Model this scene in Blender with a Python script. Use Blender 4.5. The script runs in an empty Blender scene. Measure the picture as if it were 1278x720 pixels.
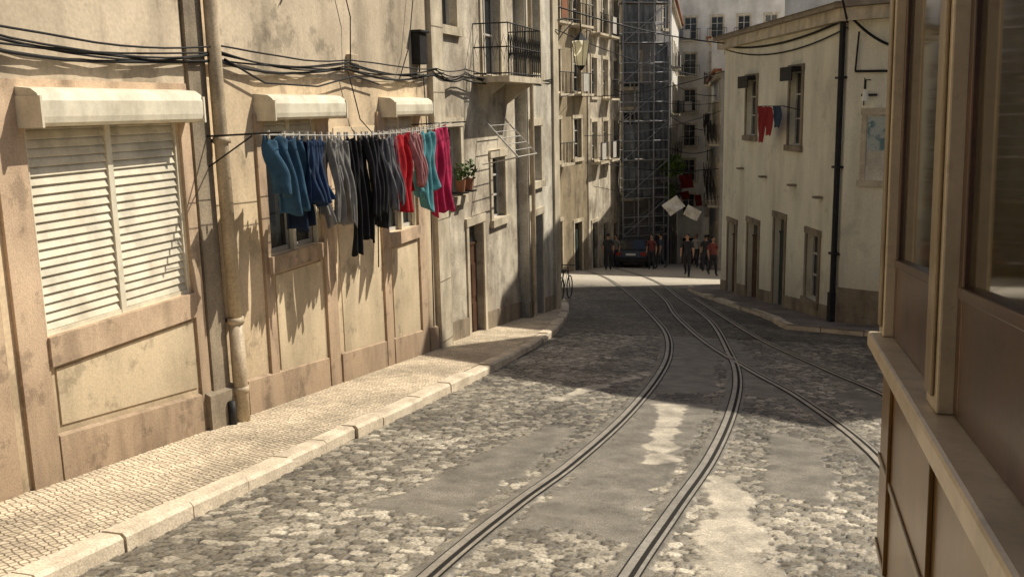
import bpy, math, random
import numpy as np
from mathutils import Vector, Matrix
random.seed(7)
scene=bpy.context.scene
K=0.116
def gz(x,y):
    if y<52: return -K*y
    if y<90: return -K*52-.16*(y-52)
    return -K*52-.16*38
# ------------------------------------------------------------------ materials
MATS={}
def mat(name,c1,c2=None,scale=2.0,rough=.85,bump=.25,bscale=45.,streak=None,grain=.25,metal=0.,dist=.01,spec=.3,thr=(.35,.65),foot_dark=None,spots=None):
    if name in MATS: return MATS[name]
    m=bpy.data.materials.new(name); m.use_nodes=True; MATS[name]=m
    N=m.node_tree.nodes; L=m.node_tree.links; b=N["Principled BSDF"]
    tc=N.new("ShaderNodeTexCoord")
    n1=N.new("ShaderNodeTexNoise"); n1.inputs["Scale"].default_value=scale; n1.inputs["Detail"].default_value=8; n1.inputs["Roughness"].default_value=.65
    L.new(tc.outputs["Object"],n1.inputs["Vector"])
    r=N.new("ShaderNodeValToRGB"); r.color_ramp.elements[0].position=thr[0]; r.color_ramp.elements[1].position=thr[1]
    c2=c2 or tuple(x*.75 for x in c1)
    r.color_ramp.elements[0].color=(*c2,1); r.color_ramp.elements[1].color=(*c1,1)
    L.new(n1.outputs["Fac"],r.inputs["Fac"]); col=r.outputs["Color"]
    def mul(col,src,lo,hi,p0=.3,p1=.7):
        mr=N.new("ShaderNodeMapRange"); mr.inputs["From Min"].default_value=p0; mr.inputs["From Max"].default_value=p1
        mr.inputs["To Min"].default_value=lo; mr.inputs["To Max"].default_value=hi; L.new(src,mr.inputs["Value"])
        mx=N.new("ShaderNodeVectorMath"); mx.operation='SCALE'; L.new(col,mx.inputs[0]); L.new(mr.outputs[0],mx.inputs["Scale"]); return mx.outputs[0]
    n2=N.new("ShaderNodeTexNoise"); n2.inputs["Scale"].default_value=bscale; n2.inputs["Detail"].default_value=5
    L.new(tc.outputs["Object"],n2.inputs["Vector"])
    if grain: col=mul(col,n2.outputs["Fac"],1-grain,1+grain*.4)
    if streak:
        mp=N.new("ShaderNodeMapping"); mp.inputs["Scale"].default_value=(streak[1],streak[1],streak[2]); L.new(tc.outputs["Object"],mp.inputs["Vector"])
        n3=N.new("ShaderNodeTexNoise"); n3.inputs["Scale"].default_value=1; n3.inputs["Detail"].default_value=4; n3.inputs["Roughness"].default_value=.55
        L.new(mp.outputs[0],n3.inputs["Vector"]); col=mul(col,n3.outputs["Fac"],1-streak[0],1.04,.34,.55)
    if spots:
        n5=N.new("ShaderNodeTexNoise"); n5.inputs["Scale"].default_value=spots[1]; n5.inputs["Detail"].default_value=9; n5.inputs["Roughness"].default_value=.7
        L.new(tc.outputs["Object"],n5.inputs["Vector"]); col=mul(col,n5.outputs["Fac"],1,1-spots[0],.55,.62)
    if foot_dark:  # darker towards the ground, broken up by noise
        sx=N.new("ShaderNodeSeparateXYZ"); L.new(tc.outputs["Object"],sx.inputs[0])
        mm=N.new("ShaderNodeMath"); mm.operation='MULTIPLY_ADD'; mm.inputs[1].default_value=K; L.new(sx.outputs["Y"],mm.inputs[0]); L.new(sx.outputs["Z"],mm.inputs[2])
        ad=N.new("ShaderNodeMath"); ad.operation='MULTIPLY_ADD'; ad.inputs[1].default_value=-1.8; L.new(n1.outputs["Fac"],ad.inputs[0]); L.new(mm.outputs[0],ad.inputs[2])
        col=mul(col,ad.outputs[0],1-foot_dark,1.,-.9,.7)
    L.new(col,b.inputs["Base Color"]); b.inputs["Roughness"].default_value=rough; b.inputs["Metallic"].default_value=metal
    b.inputs["Specular IOR Level"].default_value=spec
    if bump:
        bp=N.new("ShaderNodeBump"); bp.inputs["Strength"].default_value=bump; bp.inputs["Distance"].default_value=dist
        L.new(n2.outputs["Fac"],bp.inputs["Height"]); L.new(bp.outputs[0],b.inputs["Normal"])
    return m
plaster=mat("plaster_beige",(.84,.67,.45),(.64,.50,.33),.9,streak=(.25,1.6,.35),bump=.3,bscale=28,grain=.14,foot_dark=.5,spots=(.3,1.6))
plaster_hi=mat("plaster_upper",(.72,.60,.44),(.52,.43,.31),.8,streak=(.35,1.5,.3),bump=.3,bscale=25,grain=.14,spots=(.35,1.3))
panel=mat("plaster_panel",(.88,.72,.49),(.68,.55,.37),1.3,streak=(.25,1.5,.6),bump=.25,grain=.14,foot_dark=.5,spots=(.3,2.1))
stone=mat("pink_limestone",(.72,.54,.37),(.52,.38,.26),1.8,streak=(.3,3,.8),bump=.3,bscale=60,grain=.2,foot_dark=.45,spots=(.3,3))
stone_d=mat("dirty_limestone",(.38,.31,.22),(.22,.18,.13),1.6,streak=(.35,3,.5),bump=.4)
stone_l=mat("pale_limestone",(.74,.65,.49),(.48,.41,.30),2.,streak=(.3,3,.6),bump=.3,grain=.2)
cream=mat("cream_paint",(.84,.78,.62),(.70,.63,.48),3,rough=.5,bump=.05,grain=.08,streak=(.2,4,2))
slat=mat("shutter_slats",(.80,.75,.60),(.66,.59,.45),2,rough=.55,bump=.05,grain=.08,streak=(.25,3,3))
iron=mat("dark_iron",(.03,.03,.03),(.015,.014,.013),8,rough=.6,bump=.1)
pipe_m=mat("painted_pipe",(.66,.54,.38),(.46,.37,.25),3,rough=.5,bump=.1,streak=(.3,5,1))
rubber=mat("cable_rubber",(.02,.02,.02),rough=.7,bump=0,grain=0)
glass=mat("window_glass",(.03,.035,.04),(.015,.018,.02),1,rough=.08,bump=0,grain=0,spec=.8)
white=mat("white_frame",(.62,.60,.54),(.5,.47,.42),4,rough=.5,bump=.05,grain=.1)
green_d=mat("green_door",(.05,.07,.06),(.03,.04,.035),3,rough=.6,bump=.1)
brown_d=mat("brown_door",(.12,.06,.035),(.07,.035,.02),3,rough=.6,bump=.1,streak=(.3,20,1))
wall_w=mat("weathered_white",(.84,.79,.66),(.48,.43,.34),1.1,streak=(.3,2,.4),bump=.4,foot_dark=.4,spots=(.3,1.5))
wall_g=mat("weathered_grey",(.74,.66,.52),(.40,.34,.26),1.,streak=(.3,2.5,.35),bump=.4,foot_dark=.3,thr=(.4,.58),spots=(.35,1.8))
wall_c=mat("cream_wall",(.88,.84,.67),(.78,.73,.57),.7,streak=(.16,1.5,.3),bump=.2,bscale=25,grain=.1,foot_dark=.3,spots=(.15,1.2))
wall_o=mat("ochre_wall",(.42,.34,.22),(.26,.21,.14),1.3,streak=(.3,2,.4),spots=(.3,1))
wall_f=mat("far_wall",(.84,.81,.75),(.66,.63,.57),.8,streak=(.2,1,.3))  # extra pale: distance haze is put into the base colour
wall_b=mat("far_wall_b",(.72,.70,.66),(.50,.49,.47),.8,streak=(.2,1,.3))
wall_dk=mat("sooty_wall",(.30,.29,.28),(.18,.175,.17),.8,streak=(.3,1.5,.3))
netm=mat("scaffold_netting",(.24,.26,.27),(.12,.13,.14),1.2,rough=.9,streak=(.45,6,.4),bump=.2)
tile=mat("roof_tile",(.38,.15,.08),(.24,.09,.05),3,bump=.6)
tile_o=mat("old_roof_tile",(.40,.34,.26),(.26,.21,.16),3,bump=.6)
steel=mat("rail_steel",(.62,.57,.49),(.42,.38,.32),4,rough=.42,bump=.1,metal=.55)
groove=mat("rail_groove",(.02,.018,.015),bump=.3)
kerbm=mat("kerb_stone",(.80,.69,.53),(.52,.44,.33),3,bump=.5,bscale=50,grain=.3)
leaf=mat("leaves",(.09,.16,.03),(.04,.07,.015),6,rough=.6,bump=0)
def brickmat(name,ca,cb,cm,sx,sy,rot=0):
    m=bpy.data.materials.new(name); m.use_nodes=True; N=m.node_tree.nodes; L=m.node_tree.links; b=N["Principled BSDF"]
    tc=N.new("ShaderNodeTexCoord"); n=N.new("ShaderNodeTexNoise"); n.inputs["Scale"].default_value=2; n.inputs["Detail"].default_value=3
    L.new(tc.outputs["Object"],n.inputs["Vector"])
    add=N.new("ShaderNodeMixRGB"); add.blend_type='LINEAR_LIGHT'; add.inputs[0].default_value=.05
    L.new(tc.outputs["Object"],add.inputs[1]); L.new(n.outputs["Color"],add.inputs[2])
    mp=N.new("ShaderNodeMapping"); mp.inputs["Rotation"].default_value=(0,0,rot); mp.inputs["Scale"].default_value=(1/sx,1/sy,0); L.new(add.outputs[0],mp.inputs["Vector"])
    RND=.38
    bt=N.new("ShaderNodeTexVoronoi"); bt.feature='DISTANCE_TO_EDGE'; bt.inputs["Scale"].default_value=1; bt.inputs["Randomness"].default_value=RND; L.new(mp.outputs[0],bt.inputs["Vector"])
    vc=N.new("ShaderNodeTexVoronoi"); vc.inputs["Scale"].default_value=1; vc.inputs["Randomness"].default_value=RND; L.new(mp.outputs[0],vc.inputs["Vector"])
    cr=N.new("ShaderNodeValToRGB"); cr.color_ramp.elements[0].color=(*cb,1); cr.color_ramp.elements[1].color=(*ca,1); L.new(vc.outputs["Color"],cr.inputs["Fac"])
    er=N.new("ShaderNodeMapRange"); er.inputs["From Min"].default_value=.03; er.inputs["From Max"].default_value=.16; L.new(bt.outputs["Distance"],er.inputs["Value"])
    mx=N.new("ShaderNodeMixRGB"); mx.inputs[1].default_value=(*cm,1); L.new(er.outputs[0],mx.inputs[0]); L.new(cr.outputs[0],mx.inputs[2]); col=mx.outputs[0]
    for sc,lo,hi in((1.1,.62,1.12),(9,.8,1.12)):
        n2=N.new("ShaderNodeTexNoise"); n2.inputs["Scale"].default_value=sc; n2.inputs["Detail"].default_value=8; L.new(tc.outputs["Object"],n2.inputs["Vector"])
        mr=N.new("ShaderNodeMapRange"); mr.inputs["From Min"].default_value=.33; mr.inputs["From Max"].default_value=.65; mr.inputs["To Min"].default_value=lo; mr.inputs["To Max"].default_value=hi
        L.new(n2.outputs["Fac"],mr.inputs["Value"])
        v=N.new("ShaderNodeVectorMath"); v.operation='SCALE'; L.new(col,v.inputs[0]); L.new(mr.outputs[0],v.inputs["Scale"]); col=v.outputs[0]
    L.new(col,b.inputs["Base Color"])
    b.inputs["Roughness"].default_value=.75
    bp=N.new("ShaderNodeBump"); bp.inputs["Strength"].default_value=.9; bp.inputs["Distance"].default_value=.010
    L.new(er.outputs[0],bp.inputs["Height"]); L.new(bp.outputs[0],b.inputs["Normal"]); return m
calcada=brickmat("calcada_stones",(.84,.71,.52),(.60,.50,.36),(.34,.27,.19),.062,.062,.42)
calcada2=brickmat("calcada_dark",(.40,.33,.28),(.28,.24,.20),(.14,.11,.09),.09,.07,.3)  # darker stones for the right pavement
def roadmat():
    m=bpy.data.materials.new("cobbles_far"); m.use_nodes=True; N=m.node_tree.nodes; L=m.node_tree.links; b=N["Principled BSDF"]
    tc=N.new("ShaderNodeTexCoord"); mp=N.new("ShaderNodeMapping"); mp.inputs["Scale"].default_value=(7.5,9.5,0); L.new(tc.outputs["Object"],mp.inputs["Vector"])
    v=N.new("ShaderNodeTexVoronoi"); v.feature='DISTANCE_TO_EDGE'; v.inputs["Scale"].default_value=1; L.new(mp.outputs[0],v.inputs["Vector"])
    v2=N.new("ShaderNodeTexVoronoi"); v2.inputs["Scale"].default_value=1; L.new(mp.outputs[0],v2.inputs["Vector"])
    r=N.new("ShaderNodeValToRGB"); r.color_ramp.elements[0].position=.02; r.color_ramp.elements[1].position=.12
    r.color_ramp.elements[0].color=(.2,.2,.2,1); L.new(v.outputs["Distance"],r.inputs["Fac"])
    r2=N.new("ShaderNodeValToRGB"); r2.color_ramp.elements[0].color=(.09,.08,.065,1); r2.color_ramp.elements[1].color=(.28,.25,.20,1); L.new(v2.outputs["Color"],r2.inputs["Fac"])
    mx=N.new("ShaderNodeMixRGB"); mx.blend_type='MULTIPLY'; mx.inputs[0].default_value=.8; L.new(r2.outputs[0],mx.inputs[1]); L.new(r.outputs[0],mx.inputs[2])
    n2=N.new("ShaderNodeTexNoise"); n2.inputs["Scale"].default_value=.5; n2.inputs["Detail"].default_value=8; L.new(tc.outputs["Object"],n2.inputs["Vector"])
    mr=N.new("ShaderNodeMapRange"); mr.inputs["From Min"].default_value=.35; mr.inputs["From Max"].default_value=.65; mr.inputs["To Min"].default_value=.6; mr.inputs["To Max"].default_value=1.3
    L.new(n2.outputs["Fac"],mr.inputs["Value"]); s=N.new("ShaderNodeVectorMath"); s.operation='SCALE'; L.new(mx.outputs[0],s.inputs[0]); L.new(mr.outputs[0],s.inputs["Scale"])
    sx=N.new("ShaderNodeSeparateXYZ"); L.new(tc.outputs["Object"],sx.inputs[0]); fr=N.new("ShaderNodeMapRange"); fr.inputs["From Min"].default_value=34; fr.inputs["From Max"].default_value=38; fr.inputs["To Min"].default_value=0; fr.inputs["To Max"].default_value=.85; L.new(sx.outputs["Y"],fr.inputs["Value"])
    m3=N.new("ShaderNodeMixRGB"); L.new(fr.outputs[0],m3.inputs[0]); L.new(s.outputs[0],m3.inputs[1]); m3.inputs[2].default_value=(.62,.56,.46,1)  # pale mix at the far end paints the sunlit strip into the road
    L.new(m3.outputs[0],b.inputs["Base Color"]); b.inputs["Roughness"].default_value=.7
    bp=N.new("ShaderNodeBump"); bp.inputs["Strength"].default_value=.8; bp.inputs["Distance"].default_value=.02; L.new(r.outputs[0],bp.inputs["Height"]); L.new(bp.outputs[0],b.inputs["Normal"]); return m
road_far=roadmat()
def cobmat():
    m=bpy.data.materials.new("cobblestones"); m.use_nodes=True; N=m.node_tree.nodes; L=m.node_tree.links; b=N["Principled BSDF"]
    def attr(n): a=N.new("ShaderNodeAttribute"); a.attribute_name=n; return a.outputs["Fac"]
    tc=N.new("ShaderNodeTexCoord")
    r=N.new("ShaderNodeValToRGB"); e=r.color_ramp; e.elements[0].color=(.085,.074,.058,1); e.elements[1].color=(.78,.70,.56,1); x=e.elements.new(.45); x.color=(.23,.205,.16,1); x=e.elements.new(.72); x.color=(.42,.375,.295,1)
    L.new(attr("tone"),r.inputs["Fac"])
    def noise(sc,lo,hi,det=8):
        n=N.new("ShaderNodeTexNoise"); n.inputs["Scale"].default_value=sc; n.inputs["Detail"].default_value=det; L.new(tc.outputs["Object"],n.inputs["Vector"])
        mr=N.new("ShaderNodeMapRange"); mr.inputs["From Min"].default_value=.3; mr.inputs["From Max"].default_value=.7; mr.inputs["To Min"].default_value=lo; mr.inputs["To Max"].default_value=hi; L.new(n.outputs["Fac"],mr.inputs["Value"]); return n,mr.outputs[0]
    def scale(c,f): s=N.new("ShaderNodeVectorMath"); s.operation='SCALE'; L.new(c,s.inputs[0]); L.new(f,s.inputs["Scale"]); return s.outputs[0]
    n,f=noise(45,.45,1.4); col=scale(r.outputs[0],f)
    def mix(fac,a,b_):
        x=N.new("ShaderNodeMixRGB"); L.new(fac,x.inputs[0])
        for k,v in((1,a),(2,b_)):
            if isinstance(v,tuple): x.inputs[k].default_value=(*v,1)
            else: L.new(v,x.inputs[k])
        return x.outputs[0]
    col=mix(attr("gap"),(.022,.018,.013),col)
    ra=N.new("ShaderNodeRGB"); ra.outputs[0].default_value=(.185,.168,.138,1); n2,f2=noise(110,.25,1.9,4); n4,f4=noise(3.5,.6,1.35); asp=scale(scale(ra.outputs[0],f2),f4)
    col=mix(attr("asph"),col,asp)
    rc=N.new("ShaderNodeRGB"); rc.outputs[0].default_value=(.68,.61,.49,1); n3,f3=noise(60,.5,1.15); con=scale(scale(rc.outputs[0],f3),f4)
    col=mix(attr("conc"),col,con)
    L.new(col,b.inputs["Base Color"]); b.inputs["Roughness"].default_value=.5; b.inputs["Specular IOR Level"].default_value=.6
    bp=N.new("ShaderNodeBump"); bp.inputs["Strength"].default_value=.8; bp.inputs["Distance"].default_value=.008; L.new(n2.outputs["Fac"],bp.inputs["Height"]); L.new(bp.outputs[0],b.inputs["Normal"]); return m
cob=cobmat()
# ------------------------------------------------------------------ builders
def empty(name):
    o=bpy.data.objects.new(name,None); scene.collection.objects.link(o); o.empty_display_size=.2; return o
class MB:
    def __init__(s): s.v=[];s.f=[];s.mi=[];s.mats=[];s.M=None
    def m(s,mt):
        if mt not in s.mats: s.mats.append(mt)
        return s.mats.index(mt)
    def add(s,vs,fs,mt):
        b=len(s.v)
        for p in vs:
            p=Vector(p); s.v.append(s.M@p if s.M else p)
        i=s.m(mt)
        for f in fs: s.f.append([b+k for k in f]); s.mi.append(i)
    def box(s,x0,x1,y0,y1,z0,z1,mt):
        s.add([(x,y,z) for x in(x0,x1) for y in(y0,y1) for z in(z0,z1)],[(0,1,3,2),(4,6,7,5),(0,4,5,1),(2,3,7,6),(0,2,6,4),(1,5,7,3)],mt)
    def prism(s,poly,z0,z1,mt):
        n=len(poly); vs=[(p[0],p[1],z0) for p in poly]+[(p[0],p[1],z1) for p in poly]
        s.add(vs,[tuple(range(n))[::-1],tuple(range(n,2*n))]+[(i,(i+1)%n,n+(i+1)%n,n+i) for i in range(n)],mt)
    def tube(s,pts,r,mt,seg=8):
        pts=[Vector(p) for p in pts]; rs=r if isinstance(r,(list,tuple)) else [r]*len(pts); vs=[];fs=[]
        for i,p in enumerate(pts):
            d=(pts[min(i+1,len(pts)-1)]-pts[max(i-1,0)]).normalized()
            a=d.cross(Vector((0,0,1))); 
            if a.length<.1: a=d.cross(Vector((1,0,0)))
            a.normalize(); c=d.cross(a)
            for k in range(seg):
                t=2*math.pi*k/seg; vs.append(p+(a*math.cos(t)+c*math.sin(t))*rs[i])
        for i in range(len(pts)-1):
            for k in range(seg): fs.append((i*seg+k,i*seg+(k+1)%seg,(i+1)*seg+(k+1)%seg,(i+1)*seg+k))
        fs.append(tuple(range(seg))[::-1]); fs.append(tuple((len(pts)-1)*seg+k for k in range(seg)))
        s.add(vs,fs,mt)
    def sphere(s,c,r,mt,nu=12,nv=8,zmin=-1.):
        vs=[];fs=[]
        for j in range(nv+1):
            ph=math.pi*j/nv
            for i in range(nu):
                th=2*math.pi*i/nu; z=max(math.cos(ph),zmin)
                vs.append((c[0]+r[0]*math.sin(ph)*math.cos(th),c[1]+r[1]*math.sin(ph)*math.sin(th),c[2]+r[2]*z))
        for j in range(nv):
            for i in range(nu): fs.append((j*nu+i,j*nu+(i+1)%nu,(j+1)*nu+(i+1)%nu,(j+1)*nu+i))
        s.add(vs,fs,mt)
    def fin(s,name,parent=None,smooth=False,bevel=0):
        me=bpy.data.meshes.new(name); me.from_pydata([tuple(p) for p in s.v],[],s.f)
        for mt in s.mats: me.materials.append(mt)
        me.polygons.foreach_set("material_index",s.mi)
        if smooth: me.polygons.foreach_set("use_smooth",[True]*len(s.f))
        me.update(); o=bpy.data.objects.new(name,me); scene.collection.objects.link(o)
        if parent: o.parent=parent
        if bevel:
            b=o.modifiers.new("bevel","BEVEL"); b.width=bevel; b.segments=2; b.limit_method='ANGLE'
        return o
def catmull(P,n=8):
    P=[Vector(p) for p in P]; P=[2*P[0]-P[1]]+P+[2*P[-1]-P[-2]]; out=[]
    for i in range(1,len(P)-2):
        for k in range(n):
            t=k/n; a,b,c,d=P[i-1:i+3]
            out.append(.5*((2*b)+(c-a)*t+(2*a-5*b+4*c-d)*t*t+(3*b-a-3*c+d)*t**3))
    out.append(P[-2]); return out
def FM(O,d,n):
    d=Vector((d[0],d[1],0)).normalized(); n=Vector((n[0],n[1],0)).normalized()
    M=Matrix(((d.x,n.x,0,O[0]),(d.y,n.y,0,O[1]),(0,0,1,0),(0,0,0,1))); return M
def facade(name,O,d,n,L,z0,z1,holes,wm,depth=8,rev=.18,sur=stone_l,zoff=None,cornice=True,roof=None,plinth=None,pl_h=.5):
    root=empty(name); M=FM(O,d,n)
    w=MB(); w.M=M
    us=sorted(set([0,L]+[h[0] for h in holes]+[h[1] for h in holes])); zs=sorted(set([z0,z1]+[h[2] for h in holes]+[h[3] for h in holes]))
    us=[u for u in us if 0<=u<=L]; zs=[z for z in zs if z0<=z<=z1]
    for i in range(len(us)-1):
        for j in range(len(zs)-1):
            cu=(us[i]+us[i+1])/2; cz=(zs[j]+zs[j+1])/2
            if any(h[0]<cu<h[1] and h[2]<cz<h[3] for h in holes): continue
            w.add([(us[i],0,zs[j]),(us[i+1],0,zs[j]),(us[i+1],0,zs[j+1]),(us[i],0,zs[j+1])],[(0,1,2,3)],wm)
    for h in holes:
        a,b,c,e=h[:4]
        w.add([(a,0,c),(b,0,c),(b,0,e),(a,0,e),(a,-rev,c),(b,-rev,c),(b,-rev,e),(a,-rev,e)],[(0,1,5,4),(1,2,6,5),(2,3,7,6),(3,0,4,7),(4,5,6,7)],wm)
    w.add([(0,0,z0),(L,0,z0),(L,-depth,z0),(0,-depth,z0),(0,0,z1),(L,0,z1),(L,-depth,z1),(0,-depth,z1)],[(1,2,6,5),(2,3,7,6),(3,0,4,7),(4,5,6,7)],wm)
    w.fin("walls",root)
    t=MB(); t.M=M; g=MB(); g.M=M
    for h in holes:
        a,b,c,e,k=h[:5]; dm=h[5] if len(h)>5 else None
        if sur and k!='bare':
            s=.13
            t.box(a-s,a,.0,.035,c-(s if k!='door' else 0),e,sur); t.box(b,b+s,0,.035,c-(s if k!='door' else 0),e,sur); t.box(a-s-.02,b+s+.02,0,.05,e,e+s+.03,sur)
            if k!='door': t.box(a-s-.04,b+s+.04,0,.09,c-s*1.2,c,sur)
        y=-rev+.01
        if k in('win','bare','open'):
            g.box(a,b,y,y+.012,c,e,glass); f=.05
            for q in((a,a+f),(b-f,b),((a+b)/2-f*.6,(a+b)/2+f*.6)): g.box(q[0],q[1],y+.015,y+.06,c,e,white if k!='open' else iron)
            for q in(c,e-f,c+(e-c)*.35,c+(e-c)*.68): g.box(a+.001,b-.001,y+.014,y+.052,q,q+f*.8,white if k!='open' else iron)
        elif k=='door':
            dm=dm or green_d; mid=(a+b)/2
            g.box(a,b,y,y+.02,c,e,dm)
            for q in((a+.02,mid-.01),(mid+.01,b-.02)):
                g.box(q[0],q[1],y+.02,y+.05,c,e-.45,dm)
                H=(e-.45-c)
                for zz in(.12,.5): g.box(q[0]+.08,q[1]-.08,y+.05,y+.065,c+H*zz,c+H*(zz+.32),dm)
            g.box(a+.05,b-.05,y+.02,y+.03,e-.4,e-.05,glass)
            g.box(a,b,y+.02,y+.07,e-.45,e-.4,dm)
    if cornice: 
        t.box(-.05,L+.05,0,.25,z1-.25,z1+.02,stone_l); t.box(-.1,L+.1,0,.4,z1+.021,z1+.15,roof or tile)
    if plinth:
        n_=max(1,int(L/2)); 
        for i in range(n_):
            a=L*i/n_; b=L*(i+1)/n_
            hs=[h for h in holes if h[4]=='door' and h[1]>a and h[0]<b]
            segs=[(a,b)]
            for h in hs:
                ns=[]
                for s0,s1 in segs:
                    if h[0]-.13>s0: ns.append((s0,min(s1,h[0]-.13)))
                    if h[1]+.13<s1: ns.append((max(s0,h[1]+.13),s1))
                segs=ns
            for s0,s1 in segs:
                if s1-s0<.02: continue
                P0=M@Vector((s0,0,0)); P1=M@Vector((s1,0,0)); q0=gz(P0.x,P0.y); q1=gz(P1.x,P1.y)
                vs=[(s0,0,q0-.3),(s1,0,q1-.3),(s1,0,q1+pl_h),(s0,0,q0+pl_h)]+[(s0,.03,q0-.3),(s1,.03,q1-.3),(s1,.03,q1+pl_h),(s0,.03,q0+pl_h)]
                t.add(vs,[(4,5,6,7),(3,2,6,7),(0,3,7,4),(1,2,6,5)],plinth)
    t.fin("stone_trim",root); 
    if holes: g.fin("windows_and_doors",root)
    return root,M
# ------------------------------------------------------------------ ground
NX0,NX1,NY0,NY1=-4.72,3.0,3.0,20.0
def ground():
    m=MB()
    xs=[-400,-120,-60,-30,-16,-12,-9,-7,NX0,-3,-1,1,NX1,6,10,20,60,120,400]
    ys=[-300,-60,-20,-8,0,NY0,6,9,12,15,NY1,24,28,33,38,43,48,52,60,70,80,90,120,200,500]
    for i in range(len(xs)-1):
        for j in range(len(ys)-1):
            if xs[i]>=NX0-.001 and xs[i+1]<=NX1+.001 and ys[j]>=NY0-.001 and ys[j+1]<=NY1+.001: continue
            P=[(xs[i],ys[j]),(xs[i+1],ys[j]),(xs[i+1],ys[j+1]),(xs[i],ys[j+1])]
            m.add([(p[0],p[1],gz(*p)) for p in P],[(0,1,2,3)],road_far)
    m.fin("road")
ground()
RL=[(-2.42,3),(-2.42,5.7),(-2.32,7.5),(-2.18,9),(-2.08,11.5),(-2.13,14.7),(-2.34,17.5),(-2.82,20.6),(-3.7,24.3),(-4.9,29),(-6.3,34),(-8.2,40),(-11,47)]
RR=[(-1.15,3),(-1.12,5.7),(-1.0,7.7),(-.86,9.8),(-.83,12.4),(-.94,15.1),(-1.27,17.9),(-2.14,23.5),(-3.68,30.0),(-5.1,36),(-7.0,42),(-9,47)]
R3=[(1.05,-2),(1.05,6),(.85,10),(.06,13.4),(-.76,15.8),(-1.9,19.5),(-3.1,24.5),(-3.96,28.9),(-5.3,34.5)]
R4=[(2.3,-2),(2.3,6),(2.1,10),(1.3,13.8),(.45,16.3),(-.75,20),(-1.9,24.6),(-3.2,30)]
RAILS=[catmull([(p[0],p[1],0) for p in P],10) for P in(RL,RR,R3,R4)]
def cobbles():
    dx,dy=.020,.018
    xs=np.linspace(NX0,NX1,int((NX1-NX0)/dx)); ys=np.linspace(NY0,NY1,int((NY1-NY0)/dy))
    X,Y=np.meshgrid(xs,ys)
    rng=np.random.RandomState(3); T=rng.rand(400,400,5); G=rng.rand(512,512)
    def vn(sc,o=0):
        a=X*sc+50+o*7.3; b=Y*sc+50+o*3.1; i=np.floor(a).astype(int); j=np.floor(b).astype(int); u=a-i; v=b-j; u=u*u*(3-2*u); v=v*v*(3-2*v)
        i%=511; j%=511
        return (G[i,j]*(1-u)+G[i+1,j]*u)*(1-v)+(G[i,j+1]*(1-u)+G[i+1,j+1]*u)*v
    cw,ch=.135,.098
    wob=.03*np.sin(X*2.1+Y*.7)+.02*np.sin(Y*3.3-X)+.03*(vn(2.5)-.5)
    yy=(Y+.035*(X+1)**2+wob)/ch; xx=(X+.05*np.sin(Y*1.3)+.06*(vn(3,1)-.5))/cw
    r0=np.floor(yy).astype(int); F1=np.full(X.shape,9.);F2=np.full(X.shape,9.);tone=np.zeros(X.shape);hh=np.zeros(X.shape);tx=np.zeros(X.shape);ty=np.zeros(X.shape)
    for dr in(-1,0,1):
        r=r0+dr; off=(r%2)*.5+T[(r%400),7,0]*.35; c0=np.floor(xx-off).astype(int)
        for dc in(-1,0,1):
            c=c0+dc; t=T[r%400,c%400]
            sx=c+off+.5+(t[...,0]-.5)*.5; sy=r+.5+(t[...,1]-.5)*.32
            ex=(xx-sx)*cw; ey=(yy-sy)*ch
            d=np.sqrt((ex*.72)**2+ey**2)*(1+.1*(t[...,3]-.5))
            b=d<F1
            F2=np.where(b,F1,np.minimum(F2,d)); F1=np.where(b,d,F1)
            tone=np.where(b,t[...,2],tone); hh=np.where(b,t[...,3],hh); tx=np.where(b,ex*(t[...,4]-.5),tx); ty=np.where(b,ey*(t[...,0]-.5),ty)
    e=(F2-F1)/2+.003*(vn(30,2)-.5)
    big=np.clip((vn(.9,3)*.6+vn(2.3,4)*.4-.42)*3,0,1)
    sm=np.clip((e-.001)/.008,0,1); sm=sm*sm*(3-2*sm)
    depth=.018-.011*big
    z=-depth*(1-sm)+(hh-.5)*.008-.002+tx*.30+ty*.30+.003*(vn(14,5)-.5)
    gap=np.clip((e-.002)/.005,0,1); gap=np.maximum(gap,.3*big)
    tone=np.clip(tone*.62+.05+.34*(vn(1.3,6)-.3)+.3*(vn(.5,7)-.5),0,1)
    def poly(P,jit=.10,soft=.02):
        ins=np.zeros(X.shape,bool); dist=np.full(X.shape,9.); n=len(P)
        for i in range(n):
            (x0,y0),(x1,y1)=P[i],P[(i+1)%n]
            if y0!=y1:
                c=((y0>Y)!=(y1>Y))&(X<(x1-x0)*(Y-y0)/(y1-y0)+x0); ins^=c
            t=np.clip(((X-x0)*(x1-x0)+(Y-y0)*(y1-y0))/((x1-x0)**2+(y1-y0)**2),0,1)
            dist=np.minimum(dist,np.hypot(X-x0-t*(x1-x0),Y-y0-t*(y1-y0)))
        sd=np.where(ins,dist,-dist)+jit*(vn(3.5,8)-.5)*1.6+jit*(vn(11,9)-.5)*.9
        return np.clip(.5+sd/soft,0,1)
    asph=np.zeros(X.shape)
    for P in([(-3.5,7.0),(-2.62,6.95),(-2.45,10.6),(-2.85,10.7)],[(-2.12,7.0),(-1.25,6.9),(-1.05,12.6),(-1.95,12.7)],[(-.3,8.6),(.35,8.4),(.3,10.8),(-.25,11.1)],[(-2.0,13.4),(-1.1,13.4),(-1.6,20.2),(-2.6,20.2)],[(-.6,13.5),(-.1,13.5),(-1.3,20.2),(-1.6,20.2)],[(1.2,11.5),(1.7,12),(.9,14.6),(.5,14.2)]):
        asph=np.maximum(asph,poly(P))
    conc=np.zeros(X.shape)
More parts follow.
